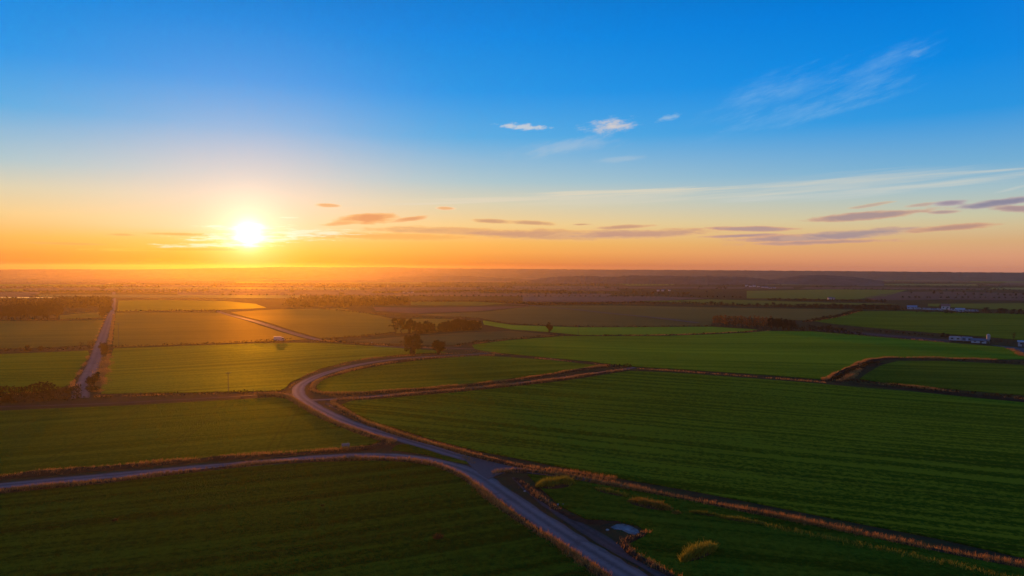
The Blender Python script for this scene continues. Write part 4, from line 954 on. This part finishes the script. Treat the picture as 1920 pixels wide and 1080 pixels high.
def silo(px, py, label):
    e = at_px('feed_silo', px, py, label, 'silo')
    bmk('tank', lambda bm: cyl(bm, (0, 0, 2.2), (0, 0, 4.6), .9, .9, 16), M_white, e)
    bmk('cone', lambda bm: cyl(bm, (0, 0, 1.2), (0, 0, 2.195), .25, .9, 16), M_grey, e)
    bmk('roof', lambda bm: cyl(bm, (0, 0, 4.605), (0, 0, 5.2), .95, .12, 16), M_white, e)
    for a in range(4): bmk('leg', lambda bm: cyl(bm, (.8 * math.cos(a * 1.57 + .78), .8 * math.sin(a * 1.57 + .78), -.1), (.8 * math.cos(a * 1.57 + .78), .8 * math.sin(a * 1.57 + .78), 2.4), .06, .06), M_steel, e)
silo(1853, 645, 'small white feed silo on legs at the grey yard')
def shed(name, px, py, label, l, w, h, roof, wall, cat='shed', group=None, turn=0.0, windows=2, chimney=False, rise=None):
    e = at_px(name, px, py, label, cat, group, turn); rise = rise or w * .3
    bmk('wall', lambda bm: prism(bm, [(-w / 2, -.2), (w / 2, -.2), (w / 2, h), (0, h + rise), (-w / 2, h)], -l / 2, l / 2), wall, e).rotation_euler = (0, 0, R(90))
    def rf(bm):
        t = .18; o = .35
        k = rise / (w / 2)
        prism(bm, [(-w / 2 - o, h - o * k + .01), (0, h + rise + .01), (w / 2 + o, h - o * k + .01), (w / 2 + o, h - o * k + t), (0, h + rise + t + .02), (-w / 2 - o, h - o * k + t)], -l / 2 - o, l / 2 + o)
    r_ = bmk('roof', rf, roof, e); r_.rotation_euler = (0, 0, R(90))
    if chimney:
        c = bmk('chimney', lambda bm: box(bm, -.4, .4, -l * .3 - .4, -l * .3 + .4, h + rise * .6, h + rise + 1.0), M_roofr, r_)
    for k in range(windows):
        x = (k + .5) / windows * l - l / 2
        bmk('window', lambda bm: box(bm, x - .5, x + .5, -w / 2 - .03, -w / 2 + .02, h * .42, h * .75), M_glass, e)
    bmk('door', lambda bm: box(bm, l * .08, l * .08 + .9, -w / 2 - .035, -w / 2 + .02, -.1, min(2.0, h * .8)), M_wood, e)
    return e
shed('low_shed', 1835, 644, 'low dark roofed shed between the caravans and the silo', 7, 3, 1.3, M_slate, M_grey, windows=2)
shed('site_cabin', 1915, 650, 'white cabin beside the orange bank at the yard edge', 3.0, 2.4, 2.5, M_grey, M_white, cat='cabin', windows=1, rise=.3)
# caravan site
shed('barn', 1710, 579.5, 'pale blue roofed barn at the near end of the caravan site', 9, 6, 2.2, M_blue, M_grey, cat='barn', rise=1.4, windows=3)
shed('farm_house', 1773, 580, 'pink walled house above the caravan site', 8, 6.5, 3.6, M_roofr, M_render, cat='house', chimney=True, windows=2)
shed('workshop', 1800, 584, 'white roofed workshop in the middle of the caravan site', 8, 5, 2.0, M_white, M_grey, cat='workshop', rise=1.1, windows=3)
for x, y, m in ((1722, 581, M_white), (1733, 581.5, M_white), (1741, 582, M_white), (1750, 582.5, M_blue), (1758, 582, M_white), (1764, 583, M_white), (1784, 583, M_white), (1790, 584, M_white), (1811, 585, M_white), (1818, 585, M_white), (1825, 585.2, M_white), (1831, 585.5, M_blue)):
    caravan(x, y, 'blue grey caravan parked in the long caravan row' if m is M_blue else 'white caravan parked in the long caravan row', 'caravans parked in the site row', l=float(rng.uniform(3.4, 4.8)), h=2.1, mat=m, turn=float(rng.uniform(-.5, .5)))
# far villages
def village(spots, label, group):
    for x, y, l in spots:
        e = at_px('distant_house', x, y, label, 'house', group, float(rng.uniform(-.5, .5)))
        l = l * .5; w = l * .6; h = l * .38
        bmk('wall', lambda bm: prism(bm, [(-w / 2, -.3), (w / 2, -.3), (w / 2, h), (0, h + w * .35), (-w / 2, h)], -l / 2, l / 2), M_render if rng.random() < .75 else M_grey, e).rotation_euler = (0, 0, R(90))
        bmk('roof', lambda bm: prism(bm, [(-w / 2 - .4, h - .25), (0, h + w * .35 + .02), (w / 2 + .4, h - .25), (w / 2 + .4, h), (0, h + w * .35 + .35), (-w / 2 - .4, h)], -l / 2 - .3, l / 2 + .3), M_slate, e).rotation_euler = (0, 0, R(90))
village([(1343, 532, 14), (1349, 531.5, 16), (1354, 532.3, 12), (1358, 531.8, 15), (1363, 532.5, 12), (1367, 531.9, 12)], 'tiny white house in the hamlet below the long ridge', 'hamlet below the long ridge')
village([(1400, 537, 13), (1407, 538, 12), (1414, 537.5, 14), (1422, 539, 12), (1430, 540.5, 13), (1437, 541, 14), (1444, 542, 12), (1452, 541.5, 12)], 'tiny pale house in the straggling village below the rounded hill', 'straggling village houses')
village([(1880, 526, 16), (1889, 525.6, 20), (1899, 526, 16), (1908, 525.8, 22), (1916, 526, 18)], 'tiny pale building on the farthest edge of the plain', 'farthest pale buildings')
village([(1556, 562, 11), (1562, 562, 9)], 'pale barn in the far green pasture', 'pale barns of the far pasture')
village([(1234, 546, 9), (1243, 546, 11), (1255, 545.6, 8)], 'long pale farm building on the far plain', 'long farm buildings')
village([(757, 550, 8), (766, 550.5, 7), (773, 550, 8)], 'tiny farm building in the glow beyond the woodland belt', 'glow lit farm')
# strips of water catching the light far to the left
M_water, nt_, out_ = nodes('still_water')
b_ = N(nt_, 'ShaderNodeBsdfPrincipled'); b_.inputs['Base Color'].default_value = (.02, .025, .03, 1); b_.inputs['Roughness'].default_value = .08; L(nt_, b_.outputs[0], out_.inputs[0])
for pts, lab in (([(-60, 559), (60, 559.3), (112, 559.6), (100, 560.3), (40, 560.4), (-60, 560.2)], 'long pond shining above the left wood'), ([(110, 532.2), (205, 532.4), (218, 532.9), (160, 533.1), (110, 532.8)], 'thin strip of water shining under the left horizon')):
    field('water', pts, M_water, lab, 1.6, wob=0)['category'] = 'water'
# puddle with the sky's reflection put into its surface colour, stones
field('puddle_patch', [(1145, 983), (1155, 978.5), (1168, 977.5), (1182, 981), (1196, 988), (1199, 993), (1190, 997), (1178, 994), (1166, 988), (1152, 987)], M_puddle, 'pale puddle in the rough meadow with its sky sheen painted in', .08, wob=0)['category'] = 'puddle'
def stone(px, py, s, label, grp):
    p = P(px, py); bm = bmesh.new(); bmesh.ops.create_icosphere(bm, subdivisions=2, radius=1)
    for v in bm.verts: v.co = Vector((v.co.x * s * (1 + rng.uniform(-.15, .15)), v.co.y * s * .8 * (1 + rng.uniform(-.15, .15)), v.co.z * s * .65 * (1 + rng.uniform(-.15, .15))))
    me = bpy.data.meshes.new('stone'); bm.to_mesh(me); bm.free(); me.materials.append(M_stone)
    o = bpy.data.objects.new('stone', me); COL.objects.link(o); o.location = (p[0], p[1], Hs(*p) + s * .3)
    tag(o, label, 'stone', grp)
for x, y, s, l in ((1171, 1024, .20, 'upper white stone at the edge of the dirt strip'), (1179, 1028, .2, 'lower white stone at the edge of the dirt strip'), (1139, 988.5, .28, 'pale stone just beside the puddle'), (984, 918, .25, 'small pale stone in the dirt by the junction'), (1047, 942, .25, 'pale stone in the grass below the golden mound'), (1056, 942.5, .28, 'second pale stone in the grass below the golden mound'), (926, 932, .28, 'pale stone in the dry grass beside the lane'), (697, 645, .5, 'pale stone on the low hedge behind the sunlit field'), (810, 651, .55, 'pale boulder at the small track')):
    stone(x, y, s, l, None)
# water trough by the bank
e = at_px('water_trough', 648, 842.5, 'small grey metal water trough on the dry grass bank', 'trough')
e.location.z += .35
bmk('basin', lambda bm: (box(bm, -.85, .85, -.3, -.24, .35, .85), box(bm, -.85, .85, .24, .3, .35, .85), box(bm, -.85, -.79, -.24, .24, .35, .85), box(bm, .79, .85, -.24, .24, .35, .85), box(bm, -.79, .79, -.24, .24, .35, .42)), M_steel, e)
for sx in (-.65, .65): bmk('leg', lambda bm: (box(bm, sx - .05, sx + .05, -.25, -.17, -.6, .35), box(bm, sx - .05, sx + .05, .17, .25, -.6, .35)), M_steel, e)
bmk('pipe', lambda bm: (cyl(bm, (.5, .34, -.6), (.5, .34, 1.15), .035, .035), cyl(bm, (.5, .34, 1.12), (.5, .05, 1.12), .03, .03)), M_steel, e)
# utility poles
def pole(px, py, topy, label):
    p = P(px, py); h = (py - topy) / FPX * math.hypot(math.hypot(*p), CAMZ)
    e = at_px('utility_pole', px, py, label, 'pole', None, .3)
    bmk('post', lambda bm: cyl(bm, (0, 0, -.3), (0, 0, h), .10, .07, 10), M_wood, e)
    bmk('crossarm', lambda bm: box(bm, -.8, .8, -.16, -.06, h - .5, h - .36), M_wood, e)
    for x in (-.7, 0, .7): bmk('insulator', lambda bm: cyl(bm, (x, -.11, h - .355), (x, -.11, h - .2), .05, .03, 8), M_grey, e)
pole(428, 734, 699, 'tall utility pole at the edge of the sunlit field')
pole(1084, 629, 609.5, 'thin utility pole at the bright yellow strip')
pole(222, 650, 611, 'thin utility pole in the bronze stubble field')
def fence_post(px, py, h, label):
    p = P(px, py); e = bmk('fence_post', lambda bm: cyl(bm, (0, 0, -.2), (0, 0, h), .08, .07, 8), M_wood, None, loc=(p[0], p[1], Hs(*p)))
    tag(e, label, 'post', 'fence posts along the ditch')
for x, y in ((405, 739), (409, 739), (283, 741), (264, 742), (244, 743), (475, 737), (497, 736)): fence_post(x, y, 1.5, 'short fence post above the dark ditch')
